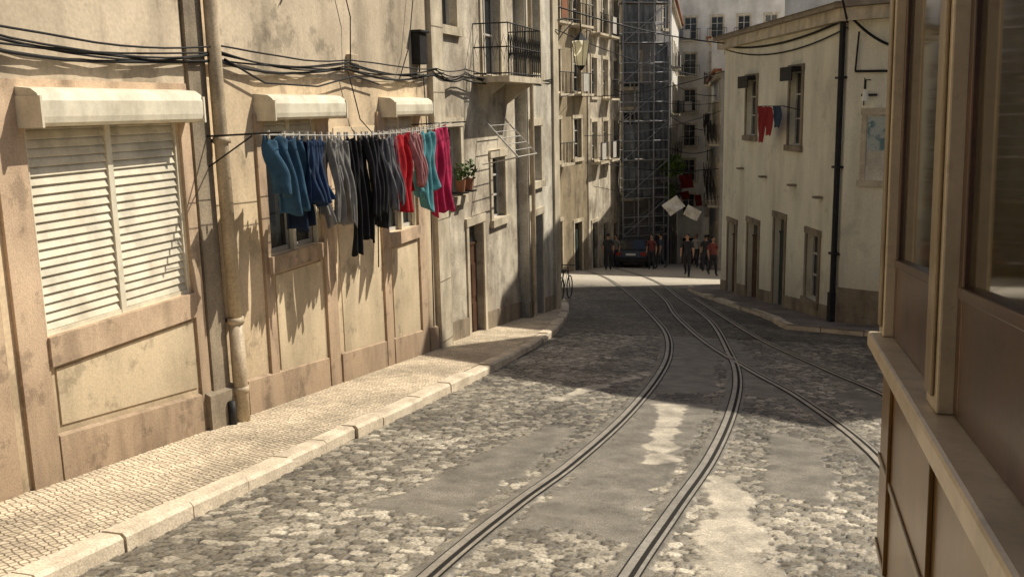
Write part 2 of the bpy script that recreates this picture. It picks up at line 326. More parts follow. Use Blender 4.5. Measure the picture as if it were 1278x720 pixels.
    for P in([(-1.75,12.4),(-1.45,12.5),(-1.2,9.5),(-1.42,9.3)],[(-.80,9.0),(-.52,9.1),(-.15,6.6),(.0,5.4),(-.55,5.2),(-.62,6.8)],[(-.6,6.0),(-.2,6.2),(.3,4.8),(-.4,4.6)],[(-3.3,12.2),(-3.1,12.2),(-2.4,14.5),(-2.5,14.6)]):
        conc=np.maximum(conc,poly(P,.13,.05))
    rd=np.full(X.shape,9.)
    for R in RAILS:
        for a,b in zip(R[:-1],R[1:]):
            if b.y<2.5 or a.y>20.5: continue
            j0,j1=np.searchsorted(ys,[a.y-.6,b.y+.6]); SX=X[j0:j1];SY=Y[j0:j1]
            t=np.clip(((SX-a.x)*(b.x-a.x)+(SY-a.y)*(b.y-a.y))/((b-a).length**2),0,1)
            rd[j0:j1]=np.minimum(rd[j0:j1],np.hypot(SX-a.x-t*(b.x-a.x),SY-a.y-t*(b.y-a.y)))
    bed=np.clip(.5+(.14-rd+.05*(vn(6,10)-.5)+.03*(vn(20,11)-.5))/.02,0,1)
    asph=np.maximum(asph,bed); 
    flat=np.maximum(asph,conc)
    zf=.002+.006*(vn(2.2,12)-.5)+.004*(vn(9,13)-.5)
    z=z*(1-flat)+zf*flat+.012*(vn(.8,14)-.5)*(1-bed)
    z=np.where(bed>.5,np.minimum(z,.006),z); z=np.clip(z,-.035,.016)
    Z=-K*Y+z
    n=X.size; co=np.stack([X.ravel(),Y.ravel(),Z.ravel()],1).astype(np.float32)
    me=bpy.data.meshes.new("cobblestone_road"); ny,nx=X.shape
    idx=np.arange(n).reshape(ny,nx); q=np.stack([idx[:-1,:-1],idx[:-1,1:],idx[1:,1:],idx[1:,:-1]],-1).reshape(-1,4)
    me.vertices.add(n); me.vertices.foreach_set("co",co.ravel()); me.loops.add(q.size); me.loops.foreach_set("vertex_index",q.ravel().astype(np.int32))
    me.polygons.add(len(q)); me.polygons.foreach_set("loop_start",np.arange(0,q.size,4,dtype=np.int32)); me.polygons.foreach_set("use_smooth",np.ones(len(q),dtype=bool))
    me.update(calc_edges=True)
    for nm,a in(("tone",tone),("gap",gap),("asph",asph*.92),("conc",conc*.8)):
        at=me.attributes.new(nm,'FLOAT','POINT'); at.data.foreach_set("value",a.ravel().astype(np.float32))
    me.materials.append(cob); o=bpy.data.objects.new("cobblestone_road",me); scene.collection.objects.link(o)
cobbles()
rails=empty("tram_rails")
def rail(pts,i):
    m=MB()
    def strip(o0,o1,h,mt):
        vs=[];fs=[]
        for k,p in enumerate(pts):
            d=(pts[min(k+1,len(pts)-1)]-pts[max(k-1,0)]).normalized(); n=Vector((d.y,-d.x,0))
            for o in(o0,o1):
                q=p+n*o; vs.append((q.x,q.y,gz(q.x,q.y)+h))
        for k in range(len(pts)-1): fs.append((2*k,2*k+1,2*k+3,2*k+2))
        m.add(vs,fs,mt)
    strip(-.038,.022,.016,steel); strip(.022,.062,.0095,groove); strip(.062,.092,.014,steel); strip(-.055,-.038,.0105,groove); strip(.092,.105,.0105,groove)
    m.fin("rail_%d"%i,rails)
for i,P in enumerate(RAILS): rail(P,i+1)
# left pavement
KP=catmull([(-4.7,-8,0),(-4.7,2,0),(-4.7,10,0),(-4.72,15,0),(-4.9,18.5,0),(-5.3,21.5,0),(-5.85,24.2,0),(-6.7,27,0),(-8.5,29.5,0),(-12,31,0),(-30,33,0)],10)
pv=MB(); 
for k in range(len(KP)-1):
    a,b=KP[k],KP[k+1]
    da=(KP[min(k+1,len(KP)-1)]-KP[max(k-1,0)]).normalized(); db=(KP[min(k+2,len(KP)-1)]-KP[k]).normalized()
    na=Vector((da.y,-da.x,0)); nb=Vector((db.y,-db.x,0)); ia=a-na*.2; ib=b-nb*.2
    if ia.y<24:
        P=[(-6.4,a.y),(ia.x,ia.y),(ib.x,ib.y),(-6.4,b.y)]
    else: P=[(ia.x-6,min(ia.y,24)),(ia.x,ia.y),(ib.x,ib.y),(ib.x-6,min(ib.y,24))]
    pv.add([(p[0],p[1],gz(*p)+.125) for p in P],[(0,1,2,3)],calcada)
pv.fin("pavement")
def kerb(path,name,L=.9,w=.2,h=.13):
    root=MB()
    S=[path[0]]; 
    for i in range(len(path)-1):
        seg=(path[i+1]-path[i]).length; 
        n=max(1,round(seg/L)) if seg>L else 1
        for k in range(1,n+1): S.append(path[i]+(path[i+1]-path[i])*k/n)
    pts=[S[0]]
    for p in S[1:]:
        if (p-pts[-1]).length>=L*.7: pts.append(p)
    for i in range(len(pts)-1):
        a,b=pts[i],pts[i+1]; d=(b-a).normalized(); n=Vector((d.y,-d.x,0)); a=a+d*.008; b=b-d*.008
        j=random.uniform(-.02,.02); hh=h+random.uniform(-.015,.015); r=.03
        A0,A1,B1,B0=a-n*w,a+n*j,b+n*(j+random.uniform(-.015,.015)),b-n*w
        vs=[];
        for p in(A0,A1,B1,B0): vs.append((p.x,p.y,gz(p.x,p.y)-.1))
        for p in(A0,A1,B1,B0): vs.append((p.x,p.y,gz(p.x,p.y)+hh-r))
        for p in(A0,A1,B1,B0):
            q=p+(-n*r if p in(A1,B1) else Vector((0,0,0))); vs.append((q.x,q.y,gz(q.x,q.y)+hh))
        fs=[(0,1,5,4),(1,2,6,5),(2,3,7,6),(3,0,4,7),(4,5,9,8),(5,6,10,9),(6,7,11,10),(7,4,8,11),(8,9,10,11)]
        root.add(vs,fs,kerbm)
    root.fin(name)
kerb(KP,"kerb")
C0=Vector((.85,23.28,0)); dA=Vector((-.335,.942,0)); nA=Vector((-.942,-.335,0)); dB=Vector((.9025,-.431,0)).normalized(); nB=Vector((-.431,-.9025,0)).normalized()
E=C0+dA*10.35
RK=[C0+dB*7+nB*1.3,C0+dB*.2+nB*1.35,C0+nA*1.0+nB*.55,C0+dA*2+nA*1.15,C0+dA*9.5+nA*1.1,C0+dA*12+nA*.6,C0+dA*13+nA*-1.5]
RKc=catmull(RK,5)
pr=MB()
cc=C0+dA*5-nA*3
for i in range(len(RKc)-1):
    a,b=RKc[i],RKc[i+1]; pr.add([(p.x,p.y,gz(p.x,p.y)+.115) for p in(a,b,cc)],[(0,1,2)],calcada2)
pr.fin("pavement"); kerb(list(reversed(RKc)),"kerb",.9,.18,.12)
# ------------------------------------------------------------------ LEFT BUILDING 1
def lefthouse():
    O=(-6.2,-6)
    Y=lambda y:y+6
    hs=[(Y(6.55),Y(8.6),.66,2.45,'x'),(Y(10.25),Y(11.5),.80,2.45,'x'),(Y(13.75),Y(14.9),.62,2.45,'x'),
        (Y(2.2),Y(4.2),.9,2.6,'x'),(Y(10.2),Y(11.4),4.6,6.6,'x'),(Y(6.9),Y(8.1),4.6,6.6,'x'),(Y(13.6),Y(14.8),4.6,6.6,'x')]
    root,M=facade("apartment_building",O,(0,1),(1,0),22.2,-4,9,hs,plaster,8,.16,None)
    t=MB()
    x=-6.2
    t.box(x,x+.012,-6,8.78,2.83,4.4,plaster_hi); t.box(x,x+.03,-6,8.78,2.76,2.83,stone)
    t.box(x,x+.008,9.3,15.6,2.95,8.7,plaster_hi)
    def jamb(y0,y1,z1,mt=stone,p=.035): t.add([(x,y0,gz(0,y0)-.2),(x,y1,gz(0,y1)-.2),(x,y1,z1),(x,y0,z1),(x+p,y0,gz(0,y0)-.2),(x+p,y1,gz(0,y1)-.2),(x+p,y1,z1),(x+p,y0,z1)],[(4,5,6,7),(0,4,7,3),(1,5,6,2),(3,7,6,2)],mt)
    jamb(6.2,6.52,2.76); jamb(8.62,8.78,2.76); jamb(5.2,6.08,2.76,stone,.02)
    t.box(x,x+.06,6.521,8.619,.40,.66,stone)
    def pan(y0,y1,z1,hb,p=.016,mt=panel):
        t.add([(x,y0,gz(0,y0)+hb),(x,y1,gz(0,y1)+hb),(x,y1,z1),(x,y0,z1),(x+p,y0,gz(0,y0)+hb),(x+p,y1,gz(0,y1)+hb),(x+p,y1,z1),(x+p,y0,z1)],[(4,5,6,7),(0,4,7,3),(1,5,6,2),(3,7,6,2),(0,1,5,4)],mt)
    pan(6.6,8.58,.36,.62); 
    jamb(8.81,9.12,8.9,stone_d,.05)
    t.add([(x,8.66,-1.3),(x,9.32,-1.4),(x,9.32,-.5),(x,8.66,-.45),(x+.1,8.66,-1.3),(x+.1,9.32,-1.4),(x+.1,9.32,-.55),(x+.1,8.66,-.5)],[(4,5,6,7),(0,4,7,3),(1,5,6,2),(3,7,6,2)],stone_d)
    t.box(x,x+.07,10.1,11.55,.60,.80,stone); jamb(11.56,11.86,2.5); jamb(10.05,10.22,2.5); pan(10.3,11.48,.55,.5)
    pan(12.05,13.4,2.3,.5,.012); 
    t.box(x,x+.07,13.6,14.9,.42,.62,stone); jamb(13.45,13.7,2.5); jamb(14.92,15.2,2.5); pan(13.8,14.85,.38,.5)
    jamb(15.65,16.2,8.9,stone_l,.09)
    for k in range(9):
        z=-1.6+k*1.1; t.box(x+.09,x+.094,15.66,16.19,z,z+.02,stone_d)
    for a,b in((-6,5.2),(6.53,8.6),(9.5,11.5),(11.9,13.4),(13.72,14.9),(15.22,15.6)):
        t.add([(x,a,gz(0,a)-.2),(x,b,gz(0,b)-.2),(x,b,gz(0,b)+.55),(x,a,gz(0,a)+.55),(x+.045,a,gz(0,a)-.2),(x+.045,b,gz(0,b)-.2),(x+.045,b,gz(0,b)+.53),(x+.045,a,gz(0,a)+.53)],[(4,5,6,7),(0,4,7,3),(1,5,6,2),(3,7,6,2)],stone)
    t.fin("stonework",root,bevel=.006)
    s=MB()
    def shutter(y0,y1,z0,z1,closed=1.):
        xb=x-.06; ym=(y0+y1)/2; zb=z1-(z1-z0)*closed
        for a,b in((y0+.03,ym-.035),(ym+.035,y1-.03)):
            z=zb+.04
            while z<z1:
                w_=random.uniform(-.004,.004)
                s.add([(xb+.03,a,z+w_),(xb+.03,b,z),(xb+.002,b,z+.068),(xb+.002,a,z+.068+w_),(xb+.036,a,z+.006+w_),(xb+.036,b,z+.006),(xb+.010,b,z+.078),(xb+.010,a,z+.078+w_)],[(0,1,2,3),(4,5,6,7),(0,1,5,4),(3,2,6,7)],slat)
                z+=.078
            s.box(xb-.04,xb-.005,a,b,zb,z1,slat)
        for a,b in((y0,y0+.03),(ym-.035,ym+.035),(y1-.03,y1)): s.box(xb-.01,xb+.05,a,b,z0 if closed<1 else zb,z1,cream)
        s.box(xb-.005,xb+.045,y0+.031,ym-.036,zb,zb+.04,cream); s.box(xb-.005,xb+.045,ym+.036,y1-.031,zb,zb+.04,cream)
    shutter(6.55,8.6,.66,2.45)
    shutter(2.2,4.2,.9,2.6)
    shutter(10.25,11.5,.8,2.45,.12); shutter(13.75,14.9,.62,2.45,.25)
    for y in(6.9,10.2,13.6): shutter(y,y+1.2,4.6,6.6)
    s.fin("shutters",root)
    g=MB()
    for y0,y1,z0,z1 in((10.25,11.5,.8,2.4),(13.75,14.9,.62,2.4)):
        g.box(x-.15,x-.13,y0,y1,z0,z1,glass)
        for a in(y0,(y0+y1)/2-.03,y1-.06): g.box(x-.128,x-.09,a,a+.06,z0,z1,white)
        for z in(z0,z1-.06): g.box(x-.127,x-.092,y0+.061,y1-.061,z,z+.06,white)
    g.fin("casements",root)
    b=MB()
    def rbox(y0,y1,z0,z1,p):
        prof=[(0,z0),(p-.05,z0),(p-.01,z0+.03),(p,z0+.08),(p,z1-.1),(p-.03,z1-.04),(p-.09,z1),(0,z1+.02)]
        n=len(prof); vs=[(x+q[0],y0,q[1]) for q in prof]+[(x+q[0],y1,q[1]) for q in prof]
        b.add(vs,[tuple(range(n)),tuple(range(n,2*n))[::-1]]+[(i,(i+1)%n,n+(i+1)%n,n+i) for i in range(n)],cream)
        for e in(y0,y1): b.box(x,x+p+.008,e-.012,e+.012,z0-.008,z1-.06,cream)
    rbox(6.47,8.7,2.44,2.75,.28); rbox(10.1,11.95,2.43,2.72,.28); rbox(13.6,15.15,2.42,2.70,.28); rbox(2.0,4.4,2.6,2.9,.28)
    b.fin("shutter_boxes",root)
    p=MB()
    zt=8.9; yb=9.2; 
    p.tube([(x+.13,yb-.03,zt),(x+.13,yb-.02,3),(x+.13,yb,.2)],.075,pipe_m,14); p.tube([(x+.13,yb,.2),(x+.13,yb,gz(0,yb)+.1)],.083,pipe_m,14)
    for z in(2.2,.2,-.6,4): p.tube([(x+.13,yb,z),(x+.13,yb,z+.07)],.095,pipe_m,14); p.box(x,x+.1,yb-.02,yb+.02,z+.01,z+.05,iron)
    p.tube([(x+.13,yb-.2,-.65),(x+.13,yb-.2,gz(0,yb)+.1)],.045,iron,10)
    p.fin("drainpipe",root,True)
    q=MB(); q.box(x,x+.16,14.95,15.25,3.25,3.75,iron); q.box(x,x+.2,14.9,15.3,3.75,3.79,iron); q.tube([(x+.08,15.1,3.25),(x+.09,15.05,3.1)],.015,rubber,5)
    q.box(x,x+.09,12.55,12.8,3.05,3.3,pipe_m)
    q.fin("junction_boxes",root,bevel=.008)
lefthouse()
cb=empty("facade_cables"); m=MB()
for k in range(6):
    pts=[]
    zo=3.08+k*.028; sag=random.uniform(.05,.16)
    ys=[-4,3,6.1,9.3,12.4,15.7,17.2,20.5,24]
    for a,b in zip(ys[:-1],ys[1:]):
        for i in range(10):
            t=i/10; y=a+(b-a)*t; pts.append((-6.2+.09+k*.008+.015*math.sin(y*5+k),y,zo-sag*4*t*(1-t)+.02*math.sin(y*1.7+k*2)+(.25 if y<4 else .0)*(1-(max(y,-4)+4)/8)))
    m.tube(pts,.011 if k else .017,rubber,6)
m.tube([(-6.1,12.4,3.1),(-6.09,12.7,2.4),(-6.1,13.1,2.2),(-6.09,13.15,1.0),(-6.1,13.1,.2)],.009,rubber,6)
m.tube([(-6.1,15.2,3.1),(-6.09,15.3,1.5),(-6.1,15.25,-1.2)],.01,rubber,6)
m.tube([(-6.1,12.5,3.15),(-6.09,12.55,3.8),(-6.1,12.2,4.6),(-6.1,12.2,6)],.009,rubber,6)
m.tube([(-6.09,9.4,3.1),(-6.09,10.2,2.86),(-6.09,11.5,2.84),(-6.09,12.6,3.0),(-6.09,13.4,2.9)],.012,rubber,6)
m.tube([(-6.1,14.2,3.0),(-6.09,14.6,3.5),(-6.09,14.9,4.4),(-6.1,15,6)],.009,rubber,6)
m.tube([(-6.17,10.8,3.8),(-6.17,11.3,4.35)],.006,rubber,5)
m.fin("cable_runs",cb,True)
# ------------------------------------------------------------------ clothesline
cl=empty("clothesline"); m=MB()
XL=-5.5; ZL=2.28
for y in(9.05,14.85):
    m.tube([(-6.2,y,ZL+.0),(-5.25,y,ZL+.03)],.012,iron,6); m.tube([(-6.2,y,ZL-.35),(-5.6,y,ZL)],.009,iron,6)
def lz(y,o=0): 
    t=(y-9.05)/5.8; return ZL+.02-.35*t*(1-t)
for o in(-.18,0,.2): m.tube([(XL+o,9.05+5.8*i/16,lz(9.05+5.8*i/16)) for i in range(17)],.005,white,5)
m.fin("line",cl)
pegs=MB()
def cloth(name,y0,y1,L,c,kind,amp=.035,xo=0.,stripe=None):
    mt=mat("cloth_"+name,c,tuple(q*.5 for q in c),5,rough=.95,bump=.15,bscale=200,grain=.15)
    if stripe:
        mt=mt.copy(); N=mt.node_tree.nodes; Lk=mt.node_tree.links; tc=N.new("ShaderNodeTexCoord"); sx=N.new("ShaderNodeSeparateXYZ"); Lk.new(tc.outputs["Object"],sx.inputs[0])
        mm=N.new("ShaderNodeMath"); mm.operation='MULTIPLY'; mm.inputs[1].default_value=140; Lk.new(sx.outputs["Y"],mm.inputs[0]); sn=N.new("ShaderNodeMath"); sn.operation='SINE'; Lk.new(mm.outputs[0],sn.inputs[0])
        mx=N.new("ShaderNodeMixRGB"); mx.inputs[1].default_value=(*c,1); mx.inputs[2].default_value=(*stripe,1); Lk.new(sn.outputs[0],mx.inputs[0]); Lk.new(mx.outputs[0],N["Principled BSDF"].inputs["Base Color"])
    nu,nv=36,36; vs=[];fs=[]; W=y1-y0; ph=random.uniform(0,6); fr=random.uniform(2.,3.6); tw=random.uniform(-.10,.10); sl=random.uniform(-.06,.06)
    for j in range(nv+1):
        t=j/nv
        for i in range(nu+1):
            s=i/nu; cs=s; L_=L
            if kind=='trousers' and t>.3: 
                k=(t-.3)/.7; side=-1 if s<.5 else 1; loc=(s if s<.5 else s-.5)*2
                wdt=.5-.06*k; base=(.03*k*math.sin(ph) if side<0 else .5+.06*k); cs=base+loc*wdt
                L_=L*(1+.05*side*math.sin(ph*3))
            elif kind=='shirt':
                arm=.2
                if s<arm or s>1-arm:
                    sd=-1 if s<arm else 1; q=(s/arm if s<arm else (1-s)/arm); L_=L*.78; cs=s+sd*(.10*t*(1-q*.7))
            y=y0+W*(.5+(cs-.5)*(1-.06*math.sin(min(t*2.2,1.57))))+.025*math.sin(t*3+ph)+sl*t
            nn=2.5
            sag=.07*abs(math.sin(math.pi*s*nn))*(1-t)**2
            z=lz(y0+W*s)-sag-t*L_*(1+.03*math.sin(s*9+ph)+.025*math.sin(s*21+ph))
            x=XL+xo+amp*(.25+t)*math.sin(fr*2*math.pi*s+ph+t*1.2)+.035*math.sin(t*5+ph)*t+.018*math.sin(23*s+ph*2+t*5)+.012*math.sin(40*s-t*7)+.04*t+tw*(s-.5)*t
            vs.append((x,y,z))
    for j in range(nv):
        t=(j+.5)/nv
        for i in range(nu):
            s=(i+.5)/nu
            if kind=='trousers' and t>.3 and abs(s-.5)<.015: continue
            if kind=='shirt' and t>.22 and (abs(s-.2)<.016 or abs(s-.8)<.016): continue
            a=j*(nu+1)+i; fs.append((a,a+1,a+nu+2,a+nu+1))
    b=MB(); b.add(vs,fs,mt); o=b.fin(name,cl,True); sd=o.modifiers.new("thick","SOLIDIFY"); sd.thickness=.004
    for q in(.06,.5,.94): 
        yy=y0+W*q; pegs.box(XL+xo-.012,XL+xo+.012,yy-.008,yy+.008,lz(yy)-.05,lz(yy)+.04,white)
cloth("denim_jacket",9.12,9.85,.86,(.045,.11,.18),'shirt',.11,.03)
cloth("navy_jacket",9.55,10.25,1.06,(.010,.022,.055),'shirt',.10,-.10)
cloth("blue_shirt",9.85,10.22,.78,(.03,.06,.13),'towel',.06,.10)
cloth("grey_trousers",10.18,10.58,1.0,(.12,.115,.11),'trousers',.05,0,(.26,.25,.24))
cloth("light_grey_trousers",10.45,10.85,1.06,(.26,.25,.235),'trousers',.05,.09)
cloth("striped_trousers",10.74,11.16,1.0,(.08,.08,.085),'trousers',.05,-.04,(.32,.31,.30))
cloth("black_trousers",11.05,11.52,1.42,(.012,.012,.014),'trousers',.06)
cloth("charcoal_trousers",11.42,11.86,1.05,(.03,.03,.034),'towel',.06,.08)
cloth("black_leggings",11.72,12.12,1.2,(.014,.014,.016),'trousers',.05,-.04)
cloth("grey_shorts",12.02,12.5,1.02,(.14,.14,.15),'trousers',.05,.05,(.05,.05,.06))
cloth("red_shirt",12.42,13.1,1.12,(.52,.02,.03),'shirt',.08)
cloth("pink_cloth",12.95,13.3,.8,(.50,.24,.24),'towel',.05,.08)
cloth("teal_shirt",13.2,13.85,1.2,(.13,.36,.40),'shirt',.08,.04)
cloth("crimson_towel",13.98,14.6,1.34,(.55,.03,.11),'towel',.06)
pegs.fin("pegs",cl)
# ------------------------------------------------------------------ LEFT BUILDING 2 & 3
def railing(mb,a,b,z0,h,n,mt=iron,r=.01):
    a=Vector(a);b=Vector(b)
    for z in(z0+.05,z0+h*.55,z0+h): mb.tube([(a.x,a.y,z),(b.x,b.y,z)],r*1.4,mt,5)
    for i in range(n+1):
        p=a+(b-a)*i/n; mb.tube([(p.x,p.y,z0),(p.x,p.y,z0+h)],r,mt,5)
    for i in range(n):
        p=a+(b-a)*(i+.5)/n; q=(b-a)/n*.35
        mb.tube([(p.x-q.x,p.y-q.y,z0+h*.55),(p.x,p.y,z0+h*.78),(p.x+q.x,p.y+q.y,z0+h*.55),(p.x,p.y,z0+h*.32),(p.x-q.x,p.y-q.y,z0+h*.55)],r*.7,mt,4)
root,M=facade("apartment_building",(-6.3,16.2),(0,1),(1,0),5.1,-5,9,[(1.5,2.4,-2.35,.25,'door',brown_d),(.5,1.2,.9,2.2,'win'),(3.1,4.0,.2,1.5,'win'),(2.7,3.9,3.2,5.5,'win'),(.4,1.2,4,5.5,'win')],wall_g,8,.2,stone_l,plinth=stone_d)
m=MB(); x=-6.3
m.box(x,x+.75,18.3,20.8,3.02,3.14,stone_l); 
for y in(18.6,20.5): m.add([(x,y-.07,2.6),(x,y+.07,2.6),(x,y-.07,3.02),(x,y+.07,3.02),(x+.6,y-.07,3.02),(x+.6,y+.07,3.02)],[(0,1,5,4),(0,2,4),(1,3,5),(0,1,3,2)],stone_l)
m.fin("balcony_slab",root); m=MB()
railing(m,(x+.72,18.35,0),(x+.72,20.75,0),3.14,1.0,14); railing(m,(x,18.35,0),(x+.72,18.35,0),3.14,1.0,4); railing(m,(x,20.75,0),(x+.72,20.75,0),3.14,1.0,4); m.fin("balcony_railing",root)
root,M=facade("apartment_building",(-6.08,21.3),(0,1),(1,0),2.8,-5,9,[(.35,1.15,-2.75,.0,'door',green_d),(.4,1.2,3.3,5.3,'win'),(.35,1.15,.8,2.1,'win')],wall_w,8,.25,stone_l,plinth=stone_d)
m=MB(); m.box(-6.08,-6.02,23.6,24.13,-4,8.9,stone_l); m.tube([(-5.99,21.45,8.9),(-5.99,21.45,-2.3)],.045,pipe_m,10); m.fin("corner_quoin",root)
dr=empty("drying_rack"); m=MB()
m.tube([(-6.2,18.6,2.3),(-5.5,18.6,1.55),(-5.5,20.0,1.55),(-6.2,20.0,2.3)],.018,white,6)
for k in range(1,6): q=k/6; m.tube([(-6.2+.7*q,18.6,2.3-.75*q),(-6.2+.7*q,20.0,2.3-.75*q)],.009,white,5)
m.tube([(-6.25,18.6,1.4),(-5.5,18.6,1.55)],.012,white,6); m.tube([(-6.25,20.0,1.4),(-5.5,20.0,1.55)],.012,white,6)
m.fin("rack_frame",dr)
def foliage(name,c,r,n,mt=leaf,parent=None,size=.07):
    b=MB()
    for i in range(n):
        while True:
            q=Vector((random.uniform(-1,1),random.uniform(-1,1),random.uniform(-1,1)))
            if q.length<1 and (math.sin(q.x*5+q.z*4)+math.sin(q.y*6)>-.6): break
        p=Vector(c)+Vector((q.x*r[0],q.y*r[1],q.z*r[2])); a=Vector((random.uniform(-1,1),random.uniform(-1,1),random.uniform(-1,1))).normalized(); d=a.cross(Vector((random.random(),random.random(),1))).normalized()
        s=size*random.uniform(.6,1.3); b.add([p-a*s,p+d*s*.4,p+a*s,p-d*s*.4],[(0,1,2,3)],mt)
    return b.fin(name,parent)
terr=mat("terracotta",(.35,.15,.08),bump=.2)
for y in(16.9,17.35):
    pl=empty("potted_plant"); b=MB(); b.tube([(-6.12,y,1.0),(-6.12,y,1.22)],[.07,.1],terr,10); b.box(-6.28,-6.0,y-.12,y+.12,.97,1.0,iron); b.fin("pot",pl); foliage("leaves",(-6.1,y,1.38),(.14,.17,.2),120,leaf,pl,.055)
lampglass=mat("lamp_glass",(.92,.88,.72),(.84,.80,.62),3,rough=.3,bump=0,grain=0)
frost=mat("frosted_lamp_glass",(.95,.90,.70),(.90,.85,.62),3,rough=.4,bump=0,grain=0)
_N=frost.node_tree.nodes; _L=frost.node_tree.links; _t=_N.new("ShaderNodeBsdfTranslucent"); _t.inputs[0].default_value=(.98,.93,.75,1); _m=_N.new("ShaderNodeMixShader"); _m.inputs[0].default_value=.65
_L.new(_N["Principled BSDF"].outputs[0],_m.inputs[1]); _L.new(_t.outputs[0],_m.inputs[2]); _L.new(_m.outputs[0],_N["Material Output"].inputs[0])
la=empty("street_lamp"); m=MB(); lx,ly=-5.62,24.9; dz=-.27
m.tube([(-6.08,24.0,4.9+dz),(-5.9,24.3,4.97+dz),(lx,ly,4.95+dz)],.022,iron,8); m.tube([(-6.08,24.0,4.3+dz),(-5.95,24.3,4.6+dz),(-5.75,24.6,4.9+dz)],.015,iron,8)
m.tube([(lx,ly,4.95+dz),(lx,ly,4.6+dz)],.015,iron,6)
m.tube([(lx,ly,4.66+dz),(lx,ly,4.56+dz),(lx,ly,4.45+dz)],[.03,.10,.20],iron,6); m.tube([(lx,ly,3.83+dz),(lx,ly,3.75+dz),(lx,ly,3.7+dz)],[.12,.07,.02],iron,6)
for k in range(6):
    t=2*math.pi*k/6; m.tube([(lx+.232*math.cos(t),ly+.232*math.sin(t),4.45+dz),(lx+.135*math.cos(t),ly+.135*math.sin(t),3.83+dz)],.008,iron,4)
m.fin("bracket_and_frame",la); m=MB(); vs=[];n6=6
for rr,zz_ in((.225,4.445+dz),(.13,3.84+dz)):
    for k in range(6): t=2*math.pi*k/6; vs.append((lx+rr*math.cos(t),ly+rr*math.sin(t),zz_))
m.add(vs,[(k,(k+1)%6,6+(k+1)%6,6+k) for k in range(6)],frost); m.fin("glass_panes",la)
# ------------------------------------------------------------------ RIGHT BUILDING
def rightb():
    z=lambda s:gz(*(C0+dA*s).to_2d())
    hs=[(6.75,7.75,1.55,3.2,'win'),(2.9,3.8,1.4,3.3,'win'),(6.25,7.3,z(6.8)-.05,-1.05,'door',brown_d),(3.9,4.75,z(4.3)-.05,-.62,'door',green_d),(1.35,2.15,z(1.7)+.5,-.75,'win'),(8.6,9.5,z(9)-.05,-1.3,'door',brown_d)]
    root,M=facade("corner_house",(C0.x,C0.y),dA,nA,10.35,-7,4.5,hs,wall_c,4,.2,stone_d,plinth=stone_d,pl_h=.45,roof=tile_o)
    t=MB(); t.M=M
    for a,b,zz in((6.75,7.75,3.2),(2.9,3.8,3.3)):
        t.box(a,b,.02,.3,zz-.02,zz+.1,iron); t.box(a,b,.27,.3,zz-.25,zz,iron)
    for s,zz in((5.6,.4),(3.1,.35),(7.9,.5),(1.2,.2)): t.box(s,s+.25,0,.18,zz,zz+.05,stone_d)
    t.tube([(.12,.1,4.4),(.12,.1,-2.9)],.07,iron,10); t.box(.02,.22,.0,.18,-2.9,-1.9,iron)
    for zz in(3,1,-1): t.box(.0,.25,0,.19,zz,zz+.05,iron)
    t.fin("pipes_and_awnings",root)
    M2=FM((C0.x,C0.y),dB,nB)
    w=MB(); w.M=M2; w.box(.0,1.85,-4,-.0005,-6,4.5,wall_c); w.box(-.05,1.85,-.001,.03,-6,-1.75,stone_d)
    a,b,c,e=.5,1.15,.75,2.2
    w.box(a-.12,a,0,.03,c,e,stone_l); w.box(b,b+.12,0,.03,c,e,stone_l); w.box(a-.14,b+.14,0,.045,e,e+.14,stone_l); w.box(a-.16,b+.16,0,.08,c-.13,c,stone_l)
    w.box(a,b,.001,.012,c,e,wall_w)
    w.box(-.1,1.84,.0,.26,4.24,4.52,stone_l); w.box(-.2,1.84,.0,.4,4.53,4.66,tile_o)
    w.fin("end_walls",root)
    w=MB(); w.M=M2
    w.tube([(.2,.05,3.15),(1.8,.05,3.1)],.03,rubber,6); w.tube([(.25,.06,4.0),(.2,.06,3.15)],.02,rubber,6)
    w.tube([(.55,.05,2.95),(.55,.3,2.95),(.55,.3,2.75)],.015,iron,6); w.tube([(.55,.3,2.75),(.55,.3,2.5)],[.04,.09],lampglass,8); w.tube([(.42,.05,3.0),(.42,.05,2.4)],.012,iron,6); w.box(.35,.7,.02,.05,2.6,2.65,iron)
    mural=mat("mural",(.50,.55,.50),(.16,.26,.28),3,thr=(.45,.52),bump=0)
    w.box(.52,1.13,.013,.02,1.4,2.15,mural)
    w.fin("cables_and_lamp",root)
    return root
rb=rightb()
m=MB(); m.M=FM((C0.x,C0.y),dA,nA)
m.add([(-.3,.45,4.62),(10.4,.45,4.62),(10.4,-4,5.6),(-.3,-4,5.6)],[(0,1,2,3)],tile_o)
m.fin("tiled_roof",rb)
def block(name,P,z0,z1,wm,chim):
    root=empty(name); tb=MB(); tb.prism(P,z0,z1,wm); tb.prism([(p[0]*1.0+(p[0]-sum(q[0] for q in P)/4)*.04,p[1]+(p[1]-sum(q[1] for q in P)/4)*.04) for p in P],z1+.001,z1+.25,stone_l)
    for c in chim: tb.box(c[0],c[0]+c[2],c[1],c[1]+c[3],z1+.25,z1+c[4],wm)
    n=len(P)
    for i in (0,n-1):
        a=Vector((*P[i],0)); b=Vector((*P[(i+1)%n],0)); L=(b-a).length; d=(b-a).normalized(); cen=Vector((sum(q[0] for q in P)/n,sum(q[1] for q in P)/n,0)); nn=Vector((d.y,-d.x,0)); 
        if nn.dot(a-cen)<0: nn=-nn
        tb.M=FM(a,d,nn)
        for f in range(max(1,int((z1-5)/3))):
            for k in range(int(L/2.2)): 
                u=(k+.5)*2.2; zz=5+f*3; tb.box(u-.62,u+.62,0,.04,zz-.12,zz+1.92,stone_l); tb.box(u-.5,u+.5,.041,.05,zz,zz+1.8,glass); tb.box(u-.03,u+.03,.051,.07,zz,zz+1.8,white)
        tb.M=None
    tb.fin("walls_and_windows",root)
